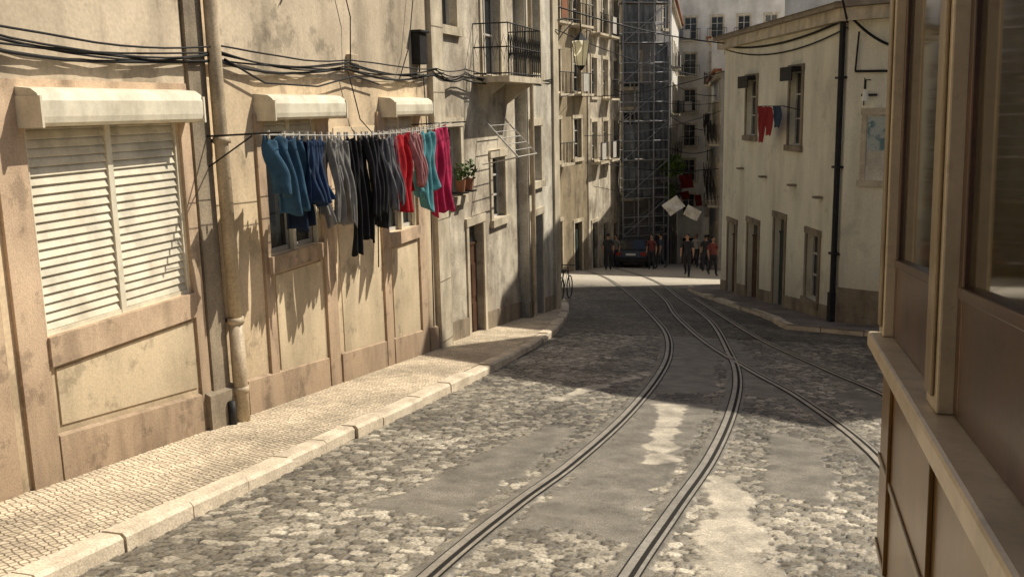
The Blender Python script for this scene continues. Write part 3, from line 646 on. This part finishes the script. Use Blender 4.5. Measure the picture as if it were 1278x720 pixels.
block("shade_block",[(2.52,22.48),(9,19.2),(12,25),(5.6,28.2)],-6,11.0,wall_w,[(4.6,21.9,1,.7,1.0)])  # unseen block, added and shaped so its roof shades the road
block("shade_block",[(3.6,28.3),(12,25.2),(12,41),(1.5,41)],-8,12.3,wall_f,[(3.8,30,.8,.8,1.8),(2.6,35,.6,1.4,1.5),(3.7,32.5,.4,1.6,1.1)])  # second unseen block, added to shade the left side; chimneys break up its shadow
wl=empty("window_washing"); b=MB()
redc=mat("cloth_red2",(.36,.04,.04)); bluec=mat("cloth_blue2",(.05,.08,.13))
def hang(p,w,h,mt,dirv,nv=6):
    vs=[];fs=[]
    for j in range(nv+1):
        for i in range(7):
            q=Vector(p)+dirv*(w*i/6); vs.append((q.x+.04*math.sin(i*1.9+j*.6),q.y+.04*math.cos(i*1.7),q.z-h*j/nv-.02*math.sin(i*2)))
    for j in range(nv):
        for i in range(6):
            a=j*7+i; fs.append((a,a+1,a+8,a+7))
    b.add(vs,fs,mt)
q=C0+dA*3.9+nA*.45; hang((q.x,q.y,2.4),.55,.75,redc,dA); q=C0+dA*4.4+nA*.5; hang((q.x,q.y,2.4),.5,.95,redc,dA); q=C0+dA*3.35+nA*.4; hang((q.x,q.y,2.42),.55,.55,bluec,dA)
q=C0+dA*2.9+nA*.45; q2=C0+dA*5.0+nA*.45; b.tube([(q.x,q.y,2.42),(q2.x,q2.y,2.42)],.01,iron,5)
for s in(2.9,5.0): u=C0+dA*s; v=u+nA*.5; b.tube([(u.x,u.y,2.3),(v.x,v.y,2.42)],.012,iron,5)
b.fin("garments",wl)
# ------------------------------------------------------------------ FAR BUILDINGS
def grid_holes(L,z0,fl,n,w=1.0,h=1.7,fh=3.0):
    hs=[]
    for f in range(fl):
        for i in range(n):
            u=(i+.5)*L/n-w/2; zz=z0+f*fh; hs.append((u,u+w,zz,zz+h,'win'))
    return hs
def farb(name,O,E_,nrm,z0,z1,wm,n,zb,fl,w=1.,h=1.8,fh=3.,dep=8,balc=False,doors=True,roof=None):
    O=Vector(O);E_=Vector(E_); L=(E_-O).length; d=(E_-O).normalized(); hs=grid_holes(L,zb,fl,n,w,h,fh)
    if doors:
        for i in range(n):
            u=(i+.5)*L/n; p=O+d*u; g0=gz(p.x,p.y); hs.append((u-w/2,u+w/2,g0-.05,g0+2.3,'door',random.choice((green_d,brown_d))))
    hs=[x for x in hs if x[3]<z1-.4]
    root,M=facade(name,O,d,nrm,L,z0,z1,hs,wm,dep,.2,stone_l,roof=roof)
    if balc:
        m=MB(); 
        for f in range(fl):
            zz=zb+f*fh-.1
            for i in range(n):
                if random.random()<.25: continue
                u0=(i+.5)*L/n-w*.8; u1=u0+w*1.6
                m.M=M; m.box(u0,u1,0,.55,zz-.1,zz,stone_l)
                m.tube([(u0,.53,zz+.9),(u1,.53,zz+.9)],.02,iron,4)
                for k in range(9): u=u0+(u1-u0)*k/8; m.tube([(u,.53,zz),(u,.53,zz+.9)],.012,iron,4)
                for k in range(4):
                    y=.53*k/3
                    for uu in(u0,u1): m.tube([(uu,y,zz),(uu,y,zz+.9)],.012,iron,4)
                if random.random()<.3:
                    cm=random.choice((terr,bluec,white,white)); m.box(u0+.2,u0+.2+random.uniform(.4,.9),.55,.565,zz+.1,zz+.88,cm)
        m.fin("balconies",root)
    return root
farb("yellow_house",(-11.3,35),(-9.9,45),(1,-.14),-8,10,wall_o,4,.2,3,balc=True)
farb("grey_house",(-9.85,45.1),(-9.5,51.5),(1,-.05),-8,11,wall_g,3,.0,3,balc=True)
farb("apartment_building",(-22,31.5),(-11.5,34.9),(.308,-.95),-8,9,wall_w,4,-1,3)
farb("scaffolded_house",(-9.9,52),(-8.0,60.5),(1,-.22),-12,13,wall_dk,4,-2,4)
farb("grey_house",(-10.4,52.2),(-7.9,53.5),(.46,-.89),-12,13,wall_dk,1,-2.5,4,dep=1,doors=False)
s=empty("scaffolding"); m=MB(); pole=mat("scaffold_steel",(.42,.43,.44),(.26,.26,.27),5,rough=.5,metal=.2); plank=mat("planks",(.20,.15,.10))
o=Vector((-9.5,51.2,0)); e=Vector((-7.3,52.6,0)); OF=Vector((.35,-.9,0))
for row in(0,1):
    off=OF*(row*1.08)
    for k in range(4):
        p=o+(e-o)*k/3+off; m.tube([(p.x,p.y,-6.5),(p.x,p.y,13)],.04,pole,5)
    for L in range(9):
        z=-4.3+L*2; a=o+off;b_=e+off
        for dz_ in(0,.5,1.0): m.tube([(a.x,a.y,z+dz_),(b_.x,b_.y,z+dz_)],.03,pole,5)
        m.tube([(a.x,a.y,z),(b_.x,b_.y,z+2)],.025,pole,5)
for L in range(9):
    z=-4.3+L*2; a=o;b_=e; f=OF; m.add([tuple(a+Vector((0,0,z))),tuple(b_+Vector((0,0,z))),tuple(b_+f+Vector((0,0,z))),tuple(a+f+Vector((0,0,z)))],[(0,1,2,3)],plank)
for L in range(8):
    z=-2.3+L*2
    for k in range(3):
        if (L*3+k)%4==2: continue
        a=o+(e-o)*(k/3)+OF*.92; b_=o+(e-o)*((k+1)/3)+OF*.92; vs=[];fs=[]; nu=10; nv=6
        for j in range(nv+1):
            for i in range(nu+1):
                p=a+(b_-a)*(i/nu)+OF.normalized()*(.05*math.sin(i*1.7+L+j*.4)+.06*math.sin(math.pi*j/nv)); vs.append((p.x,p.y,z+.05+1.85*j/nv+.05*math.sin(i*.9)))
        for j in range(nv):
            for i in range(nu): q=j*(nu+1)+i; fs.append((q,q+1,q+nu+2,q+nu+1))
        m.add(vs,fs,netm)
m.fin("poles_planks_and_netting",s)
farb("pale_house",(-8.2,61),(-10.5,84),(1,.1),-14,9,wall_f,6,-4,4,balc=True)
farb("pale_house",(-13,85),(-2,86.5),(.1,-1),-16,12,wall_f,5,-7,6,balc=True)
farb("grey_house",(-3.9,47.5),(-6.4,70),(-1,-.1),-14,4.0,wall_b,8,-2.3,2,balc=True)
farb("pale_house",(-6.5,70.3),(-7.4,84),(-1,-.1),-14,7,wall_f,4,-5,4,balc=True)
farb("yellow_house",(6,46),(-3.7,47.2),(-.1,-1),-10,5,wall_c,3,-1,1)
farb("pale_house",(14,62),(-1.5,64),(-.1,-1),-12,16,wall_f,5,9.5,1,doors=False)
gw=MB(); gw.box(4.2,4.5,-12,19.0,-3.5,2.2,wall_c); gw.box(4.15,4.55,-12,19,2.2,2.3,stone_l); gw.fin("garden_wall")
ow=empty("overhead_cables"); m=MB()
def wire(a,b,sag=.2,r=.014,n=14):
    a=Vector(a);b=Vector(b); m.tube([a.lerp(b,i/n)-Vector((0,0,sag*4*(i/n)*(1-i/n))) for i in range(n+1)],r,rubber,4)
wire((-6.1,24,5.0),(-2.4,32.6,4.4),.15,.02); wire((-6.2,20,3.1),(-9.9,44,3.4),.4); wire((-9.9,42,3),(-2.5,33,3.6),.3); wire((-9.8,44,1.2),(-3.9,48,2.2),.3); wire((-9.6,50,3.4),(-4,50,2.6),.4)
wire((-9.7,47,-.2),(-3.9,48.5,-.6),.25,.02); wire((-6.0,23.8,4.4),(-3.9,48,3.8),.3); wire((-8.2,61,4),(-5,58,3),.3,.02); wire((-8.3,61,0),(-5,58,0),.4,.02); wire((-8.3,61,2),(-5,60,1),.4,.02)
wire((.8,23.2,4.3),(-2.6,33,4.35),.25,.03); wire((.8,23.2,4.1),(-2.6,33,4.25),.35,.02); wire((.8,23.1,4.4),(2.4,22.4,3.6),.3,.03); wire((.8,23.1,4.2),(.2,21,6.5),.1,.025)
m.fin("wires",ow)
bn=empty("banner"); b=MB(); whitec=mat("white_cloth",(.85,.83,.77)); 
def flag(c,w,h,mt,tilt):
    u=Vector((math.cos(tilt),.2,math.sin(tilt))); v=Vector((-math.sin(tilt),-.45,math.cos(tilt))); vs=[];fs=[]
    for j in range(6):
        for i in range(7):
            p=Vector(c)+u*(w*(i/6-.5))+v*(h*(j/5-.5)); p.y+=.06*math.sin(i*1.3+j); vs.append(p)
    for j in range(5):
        for i in range(6): a=j*7+i; fs.append((a,a+1,a+8,a+7))
    b.add(vs,fs,mt)
flag((-5.8,45,-2.1),.8,.65,whitec,.6); flag((-4.95,45.2,-2.45),.7,.55,whitec,-.5)
rc=mat("red_cloth",(.45,.05,.04)); flag((-6.6,57,-1.9),.7,.8,rc,.1); flag((-6.9,59,-2.9),.5,.5,rc,.2); flag((-6.0,58,-3.1),.4,.7,rc,.1)
b.tube([(-9.6,45,-1.2),(-7,45,-1.7),(-5,45.2,-2.0),(-3.9,47.6,-1.9)],.012,rubber,4); b.fin("cloth_banners",bn)
leafb=mat("bright_leaves",(.22,.34,.07),(.09,.16,.03),6,rough=.6,bump=0)
foliage("hanging_vine",(-6.9,53.0,-.75),(.75,.6,.6),800,leafb,None,.14)
foliage("hanging_vine",(-7.1,53.6,-2.2),(.35,.5,.6),250,leafb,None,.14)
# ------------------------------------------------------------------ people
skin=mat("skin",(.45,.26,.17),bump=0,grain=0)
def person(name,x,y,face,shirt,pants,stride=.0,h=1.72,arm=0.,bag=False,hair=(.03,.02,.015)):
    root=empty(name); root.location=(x,y,gz(x,y)+.01); root.rotation_euler=(0,0,face); s=h/1.75; root.scale=(s,s,s)
    st=stride
    J=[((0,0,.96),(.15,.11)),((0,.0,1.12),(.135,.1)),((0,.01,1.3),(.16,.11)),((0,0,1.43),(.12,.085)),((0,0,1.50),(.055,.055)),((0,.015,1.58),(.05,.05))]
    Ed=[(0,1),(1,2),(2,3),(3,4),(4,5)]
    def ad(p,r,par): J.append((p,r)); Ed.append((par,len(J)-1)); return len(J)-1
    hands=[]
    for sd in(-1,1):
        k=ad((sd*.19,0,1.41),(.065,.065),3); a=sd*st*.5+arm*(sd>0)
        e=ad((sd*.245,-.02+a*.28,1.14),(.048,.048),k); w=ad((sd*.25,.05+a*.6,.91+abs(a)*.12),(.034,.034),e); hd=ad((sd*.25,.07+a*.68,.84+abs(a)*.14),(.042,.028),w); hands.append(J[hd][0])
        hp=ad((sd*.10,0,.88),(.105,.11),0); f=-sd*st
        kn=ad((sd*.105,.04+f*.42,.50+abs(f)*.03),(.07,.075),hp); an=ad((sd*.105,f*.85-(.12*(f<-.05)),.09+(.06 if f<-.05 else 0)),(.045,.05),kn); ad((sd*.12,f*.85+.15-(.1*(f<-.05)),.035+(.02 if f<-.05 else 0)),(.042,.03),an)
    me=bpy.data.meshes.new("body"); me.from_pydata([j[0] for j in J],Ed,[]); o=bpy.data.objects.new("body",me); scene.collection.objects.link(o); o.parent=root
    o.modifiers.new("skin","SKIN"); 
    for i,v in enumerate(me.skin_vertices[0].data): v.radius=J[i][1]; v.use_root=(i==0)
    sb=o.modifiers.new("sub","SUBSURF"); sb.levels=2; sb.render_levels=2
    m=bpy.data.materials.new("clothing"); m.use_nodes=True; N=m.node_tree.nodes; L=m.node_tree.links; tc=N.new("ShaderNodeTexCoord"); sx=N.new("ShaderNodeSeparateXYZ"); L.new(tc.outputs["Object"],sx.inputs[0])
    r=N.new("ShaderNodeValToRGB"); r.color_ramp.interpolation='CONSTANT'; el=r.color_ramp.elements; el[0].color=(.03,.025,.02,1); el[1].position=.08/2; el[1].color=(*pants,1)
    q=el.new(.97/2); q.color=(*shirt,1); q=el.new(1.49/2); q.color=(.45,.26,.17,1)
    dv=N.new("ShaderNodeMath"); dv.operation='MULTIPLY'; dv.inputs[1].default_value=.5; L.new(sx.outputs["Z"],dv.inputs[0]); L.new(dv.outputs[0],r.inputs["Fac"])
    ab=N.new("ShaderNodeMath"); ab.operation='ABSOLUTE'; L.new(sx.outputs["X"],ab.inputs[0]); gt=N.new("ShaderNodeMath"); gt.operation='GREATER_THAN'; gt.inputs[1].default_value=.2; L.new(ab.outputs[0],gt.inputs[0])
    lt=N.new("ShaderNodeMath"); lt.operation='LESS_THAN'; lt.inputs[1].default_value=1.2; L.new(sx.outputs["Z"],lt.inputs[0]); mu=N.new("ShaderNodeMath"); mu.operation='MULTIPLY'; L.new(gt.outputs[0],mu.inputs[0]); L.new(lt.outputs[0],mu.inputs[1])
    mx=N.new("ShaderNodeMixRGB"); L.new(mu.outputs[0],mx.inputs[0]); L.new(r.outputs[0],mx.inputs[1]); mx.inputs[2].default_value=(.45,.26,.17,1); L.new(mx.outputs[0],N["Principled BSDF"].inputs["Base Color"]); N["Principled BSDF"].inputs["Roughness"].default_value=.9
    me.materials.append(m)
    hb=MB(); hb.sphere((0,.02,1.655),(.076,.095,.115),skin); hb.tube([(0,.105,1.67),(0,.13,1.645),(0,.105,1.635)],[.008,.016,.01],skin,6)
    for sd in(-1,1): hb.sphere((sd*.078,.01,1.65),(.012,.02,.03),skin,6,4); hb.sphere((sd*.03,.108,1.672),(.012,.008,.008),iron,6,4)
    hb.tube([(-.025,.107,1.60),(.025,.107,1.60)],.006,rc,5)
    hm=mat("hair%d"%int(hair[0]*1000),hair); hb.sphere((0,-.005,1.68),(.087,.1,.11),hm,12,8,-.25); hb.fin("head",root,True)
    fb=MB()
    for sd,hp in zip((-1,1),hands):
        for k in range(4): yy=hp[1]-.03+k*.02; fb.tube([(hp[0],yy,hp[2]-.02),(hp[0],yy+.004,hp[2]-.075),(hp[0]-sd*.015,yy+.012,hp[2]-(.10+.008*(k in(1,2))))],[.009,.008,.006],skin,5)
        fb.tube([(hp[0],hp[1]+.025,hp[2]+.01),(hp[0]-sd*.01,hp[1]+.055,hp[2]-.03)],[.011,.008],skin,5)
    fb.fin("fingers",root)
    if bag: bb=MB(); bb.sphere((0,-.17,1.22),(.15,.1,.2),mat("bag",(.05,.05,.06)),10,8); bb.fin("backpack",root,True)
    return root
person("person",-8.75,44.3,.3,(.03,.03,.035),(.02,.02,.025),.0,1.75)
person("person",-9.0,47.6,2.6,(.20,.18,.17),(.03,.03,.05),.05,1.65)
person("person",-7.05,46.6,3.0,(.16,.04,.04),(.03,.03,.04),.0,1.68)
person("person",-6.7,47.3,1.5,(.05,.06,.09),(.05,.05,.06),.2,1.74)
person("person",-4.75,41.6,3.1,(.02,.02,.025),(.02,.02,.025),.25,1.82,bag=True)
person("person",-4.35,45.6,.4,(.03,.03,.03),(.04,.04,.05),.0,1.74)
person("person",-3.75,42.6,-2.6,(.20,.05,.04),(.03,.03,.035),.15,1.7)
person("person",-5.3,50.5,2.9,(.45,.42,.38),(.05,.05,.07),.15,1.7)
person("person",-4.9,52.5,.2,(.05,.09,.14),(.06,.05,.05),.1,1.66)
# parked car below the grey house
def car(x,y,col,rot):
    root=empty("parked_car"); root.location=(x,y,gz(x,y)); root.rotation_euler=(-.115,0,rot)
    pm=mat("car_paint",col,rough=.25,bump=0,grain=0,spec=.6); m=MB()
    low=[(-1.95,.3),(-2.0,.55),(-1.92,.82),(-1.75,.92),(-1.0,.95),(.95,.92),(1.75,.82),(1.97,.6),(1.95,.3)]
    n=len(low)
    vs=[(-.80,p[0],p[1]) for p in low]+[(.80,p[0],p[1]) for p in low]
    m.add(vs,[tuple(range(n)),tuple(range(n,2*n))[::-1]]+[(i,(i+1)%n,n+(i+1)%n,n+i) for i in range(n)],pm)
    up=[(-1.78,.93),(-1.45,1.40),(-.2,1.47),(.35,1.40),(1.05,.93)]
    n=len(up); vs=[(-.76 if k in(0,4) else -.62,p[0],p[1]) for k,p in enumerate(up)]+[(.76 if k in(0,4) else .62,p[0],p[1]) for k,p in enumerate(up)]
    m.add(vs,[tuple(range(n)),tuple(range(n,2*n))[::-1],(0,1,n+1,n),(3,4,n+4,n+3)],glass); m.add(vs,[(1,2,n+2,n+1),(2,3,n+3,n+2)],pm)
    m.fin("body",root,bevel=.04); m=MB()
    for sx_ in(-.78,.78):
        for yy in(-1.25,1.25): m.tube([(sx_-.09,yy,.3),(sx_+.06,yy,.3)],.3,rubber,18); m.tube([(sx_-.1,yy,.3),(sx_+.075,yy,.3)],.17,steel,12)
        m.box(sx_*.8-.13,sx_*.8+.13,-2.01,-1.9,.62,.78,rc); m.box(sx_*.8-.14,sx_*.8+.14,1.86,1.985,.6,.74,lampglass)
    m.box(-.8,.8,-2.06,-1.93,.36,.52,iron); m.box(-.25,.25,-2.02,-1.96,.62,.73,whitec)
    m.fin("wheels_lights_and_bumper",root,bevel=.01)
car(-8.35,49.4,(.05,.055,.065),.06)
def scooter(x,y,col,rot=0.):
    root=empty("parked_scooter"); root.location=(x,y,gz(x,y)); root.rotation_euler=(-.11,0,rot); m=MB(); pm=mat("scooter_paint%d"%int(col[0]*100),col,rough=.35,bump=0,grain=0)
    for yy in(-.6,.6): m.tube([(-.05,yy,.24),(.05,yy,.24)],.24,rubber,16); m.tube([(-.055,yy,.24),(.055,yy,.24)],.12,steel,12)
    m.sphere((0,-.42,.58),(.17,.42,.2),pm,10,6); m.box(-.16,.16,-.12,.38,.26,.33,pm); m.add([(-.17,.38,.3),(.17,.38,.3),(.13,.52,.95),(-.13,.52,.95),(-.15,.44,.28),(.15,.44,.28),(.1,.58,.95),(-.1,.58,.95)],[(0,1,2,3),(4,5,6,7),(0,3,7,4),(1,2,6,5),(3,2,6,7)],pm)
    m.box(-.14,.14,-.75,-.05,.75,.83,iron); m.tube([(0,.58,.3),(0,.5,1.05)],.025,iron,6); m.tube([(-.32,.44,1.05),(0,.5,1.02),(.32,.44,1.05)],.02,iron,6); m.sphere((0,.56,.92),(.08,.06,.08),lampglass,8,6); m.sphere((0,.6,.44),(.09,.2,.1),pm,8,6)
    m.fin("body_and_wheels",root,False)
scooter(-4.6,48.4,(.06,.06,.07),-.2)
bc=empty("bicycle"); m=MB(); bx,by=-6.5,26.0; zz=gz(bx,by)+.13
def ring(c,r,t):
    n=22; pts=[(c[0]+.0,c[1]+r*math.cos(2*math.pi*i/n),c[2]+r*math.sin(2*math.pi*i/n)) for i in range(n+1)]; m.tube(pts,t,rubber,6)
    for i in range(8): a=2*math.pi*i/8; m.tube([c,(c[0],c[1]+r*math.cos(a),c[2]+r*math.sin(a))],.003,steel,3)
ring((bx,by,zz+.34),.33,.018); ring((bx,by+1.05,zz+.22),.33,.018)
fr=[(bx,by,zz+.34),(bx,by+.4,zz+.32),(bx,by+.32,zz+.8),(bx,by,zz+.34)]; m.tube(fr,.015,iron,6); m.tube([(bx,by+.4,zz+.32),(bx,by+.88,zz+.75),(bx,by+.32,zz+.75)],.015,iron,6); m.tube([(bx,by+1.05,zz+.22),(bx,by+.85,zz+.85)],.015,iron,6); m.tube([(bx-.22,by+.83,zz+.9),(bx+.22,by+.83,zz+.9)],.014,iron,6); m.box(bx-.07,bx+.07,by+.18,by+.42,zz+.8,zz+.84,iron); m.fin("frame_and_wheels",bc)
# ------------------------------------------------------------------ TRAM
tr=empty("tram"); tr.rotation_euler=(-math.atan(K),0,0)
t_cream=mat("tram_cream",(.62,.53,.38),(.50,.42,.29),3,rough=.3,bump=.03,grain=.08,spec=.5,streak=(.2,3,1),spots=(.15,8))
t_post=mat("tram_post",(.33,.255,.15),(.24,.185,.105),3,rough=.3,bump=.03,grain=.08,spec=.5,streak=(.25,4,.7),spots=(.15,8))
t_yel=mat("tram_yellow_shaded",(.24,.135,.035),(.15,.085,.022),2,rough=.28,bump=.02,grain=.06,spec=.5,streak=(.25,3,1.2),spots=(.2,6))  # yellow paint darkened: shade on the tram side is put into the colour
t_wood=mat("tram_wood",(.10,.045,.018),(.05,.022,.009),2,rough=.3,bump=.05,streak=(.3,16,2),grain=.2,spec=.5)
t_gl=mat("tram_glass",(.09,.075,.04),(.06,.05,.028),2,rough=.05,bump=0,grain=0,spec=1.)
X0,X1=.47,2.87; Y0,Y1=-3.2,5.6; TW=3.85
m=MB()
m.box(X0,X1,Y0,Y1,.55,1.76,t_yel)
m.box(X0+.12,X1-.12,Y0+.05,Y1-.05,.3,.549,iron)
m.fin("lower_body",tr,bevel=.03)
m=MB()
for q in(.62,1.12): m.box(X0-.012,X0-.0005,Y0+.02,Y1-.02,q,q+.035,t_post)
for y in(-2,-.1,1.6,3.3,4.9): m.box(X0-.02,X0-.001,y,y+.03,.66,1.7,t_yel)
m.fin("body_mouldings",tr,bevel=.004)
m=MB(); 
m.box(X0-.09,X0+.06,Y0,Y1+.02,1.762,1.85,t_cream); m.box(X0-.05,X0-.002,Y0,Y1,1.69,1.7615,t_cream); m.box(X1-.06,X1+.09,Y0,Y1+.02,1.762,1.85,t_cream); m.box(X0+.06,X1-.06,Y1-.06,Y1+.04,1.762,1.85,t_cream)
m.fin("belt_rail",tr,bevel=.015)
pill=[-3.2,-1.25,1.0,3.12,5.32]; wd=.26
m=MB()
for sgn in(0,1):
    for y in pill:
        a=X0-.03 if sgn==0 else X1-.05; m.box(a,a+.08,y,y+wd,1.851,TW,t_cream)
        if sgn==0: m.box(a-.015,a-.0005,y+.05,y+wd-.05,1.9,TW-.03,t_post)
for x in(X0+.05,X0+.8,X1-.85,X1-.1): m.box(x,x+.08,Y1-.08,Y1-.0,1.851,TW,t_post)
m.box(X0-.03,X1+.03,Y0,Y1,TW+.001,TW+.2,t_cream)
m.fin("window_pillars",tr,bevel=.01)
m=MB(); g=MB()
for sgn in(0,1):
    xa=X0+.02 if sgn==0 else X1-.07
    for a,b in zip(pill[:-1],pill[1:]):
        a=a+wd+.001; b=b-.001
        for q0,q1 in((a,a+.09),(b-.09,b)): m.box(xa,xa+.05,q0,q1,1.851,TW-.001,t_wood)
        m.box(xa+.001,xa+.049,a+.091,b-.091,1.851,2.24,t_wood); m.box(xa+.002,xa+.048,a+.091,b-.091,TW-.12,TW-.002,t_wood)
        m.box(xa-.015,xa+.03,a+.091,b-.091,2.241,2.28,t_wood)
        g.box(xa+.02,xa+.028,a+.09,b-.09,2.28,TW-.119,t_gl)
m.fin("window_sashes",tr,bevel=.006); g.fin("window_glass",tr)
m=MB(); prof=[]
for i in range(13):
    a=math.pi*i/12; prof.append(((X0+X1)/2+math.cos(a)*(X1-X0+.16)/2,TW+.2+.3*math.sin(a)))
n=len(prof); m.add([(p[0],Y0-.1,p[1]) for p in prof]+[(p[0],Y1+.15,p[1]) for p in prof],[tuple(range(n))[::-1],tuple(range(n,2*n))]+[(i,(i+1)%n,n+(i+1)%n,n+i) for i in range(n)],t_cream)
m.fin("roof",tr)
m=MB()
for y in(-1.2,.0,2.6,3.9):
    for x in(1.05,2.3): 
        m.tube([(x-.05,y,.33),(x+.05,y,.33)],.32,iron,20)
m.tube([(1.67,Y1,1.3),(1.67,Y1+.12,1.3)],.13,lampglass,16); m.tube([(1.67,Y1+.02,1.3),(1.67,Y1+.1,1.3)],.15,steel,16); m.box(1.3,2.05,Y1,Y1+.2,.5,.62,iron); m.box(X0+.15,X1-.15,Y1+.001,Y1+.03,.66,1.1,t_cream)
m.box(X0+.2,X1-.2,Y1-.04,Y1-.03,1.87,TW-.05,t_gl)
m.fin("trucks_and_headlamp",tr)
# ------------------------------------------------------------------ light & camera
Lv=Vector((-1.25,-1.05,-1.8)).normalized()
sl=bpy.data.lights.new("sun","SUN"); sl.energy=5; sl.angle=math.radians(.5); sl.color=(1,.92,.78)
so=bpy.data.objects.new("sun",sl); scene.collection.objects.link(so); so.rotation_euler=Lv.to_track_quat('-Z','Y').to_euler()
el=math.asin(-Lv.z); rot=math.atan2(-Lv.x,-Lv.y)
w=bpy.data.worlds.new("World"); scene.world=w; w.use_nodes=True; N=w.node_tree.nodes; sk=N.new("ShaderNodeTexSky"); sk.sky_type='NISHITA'; sk.sun_disc=False; sk.sun_elevation=el; sk.sun_rotation=rot; sk.dust_density=3
w.node_tree.links.new(sk.outputs[0],N["Background"].inputs[0]); N["Background"].inputs[1].default_value=.07
scene.view_settings.view_transform='Standard'; scene.view_settings.look='None'; scene.view_settings.exposure=0
yaw=math.radians(17); pitch=math.radians(10.57); roll=math.radians(1.28)
H=Vector((-math.sin(yaw),math.cos(yaw),0)); R=Vector((math.cos(yaw),math.sin(yaw),0)); Z=Vector((0,0,1))
Fw=H*math.cos(pitch)-Z*math.sin(pitch); U=Z*math.cos(pitch)+H*math.sin(pitch)
Xc=R*math.cos(roll)-U*math.sin(roll); Yc=U*math.cos(roll)+R*math.sin(roll)
cam=bpy.data.cameras.new("camera"); cam.sensor_fit='HORIZONTAL'; cam.sensor_width=36; cam.lens=33.8; cam.clip_end=1500; cam.clip_start=.05
co=bpy.data.objects.new("camera",cam); scene.collection.objects.link(co)
co.matrix_world=Matrix(((Xc.x,Yc.x,-Fw.x,0),(Xc.y,Yc.y,-Fw.y,0),(Xc.z,Yc.z,-Fw.z,2.5),(0,0,0,1)))
scene.camera=co
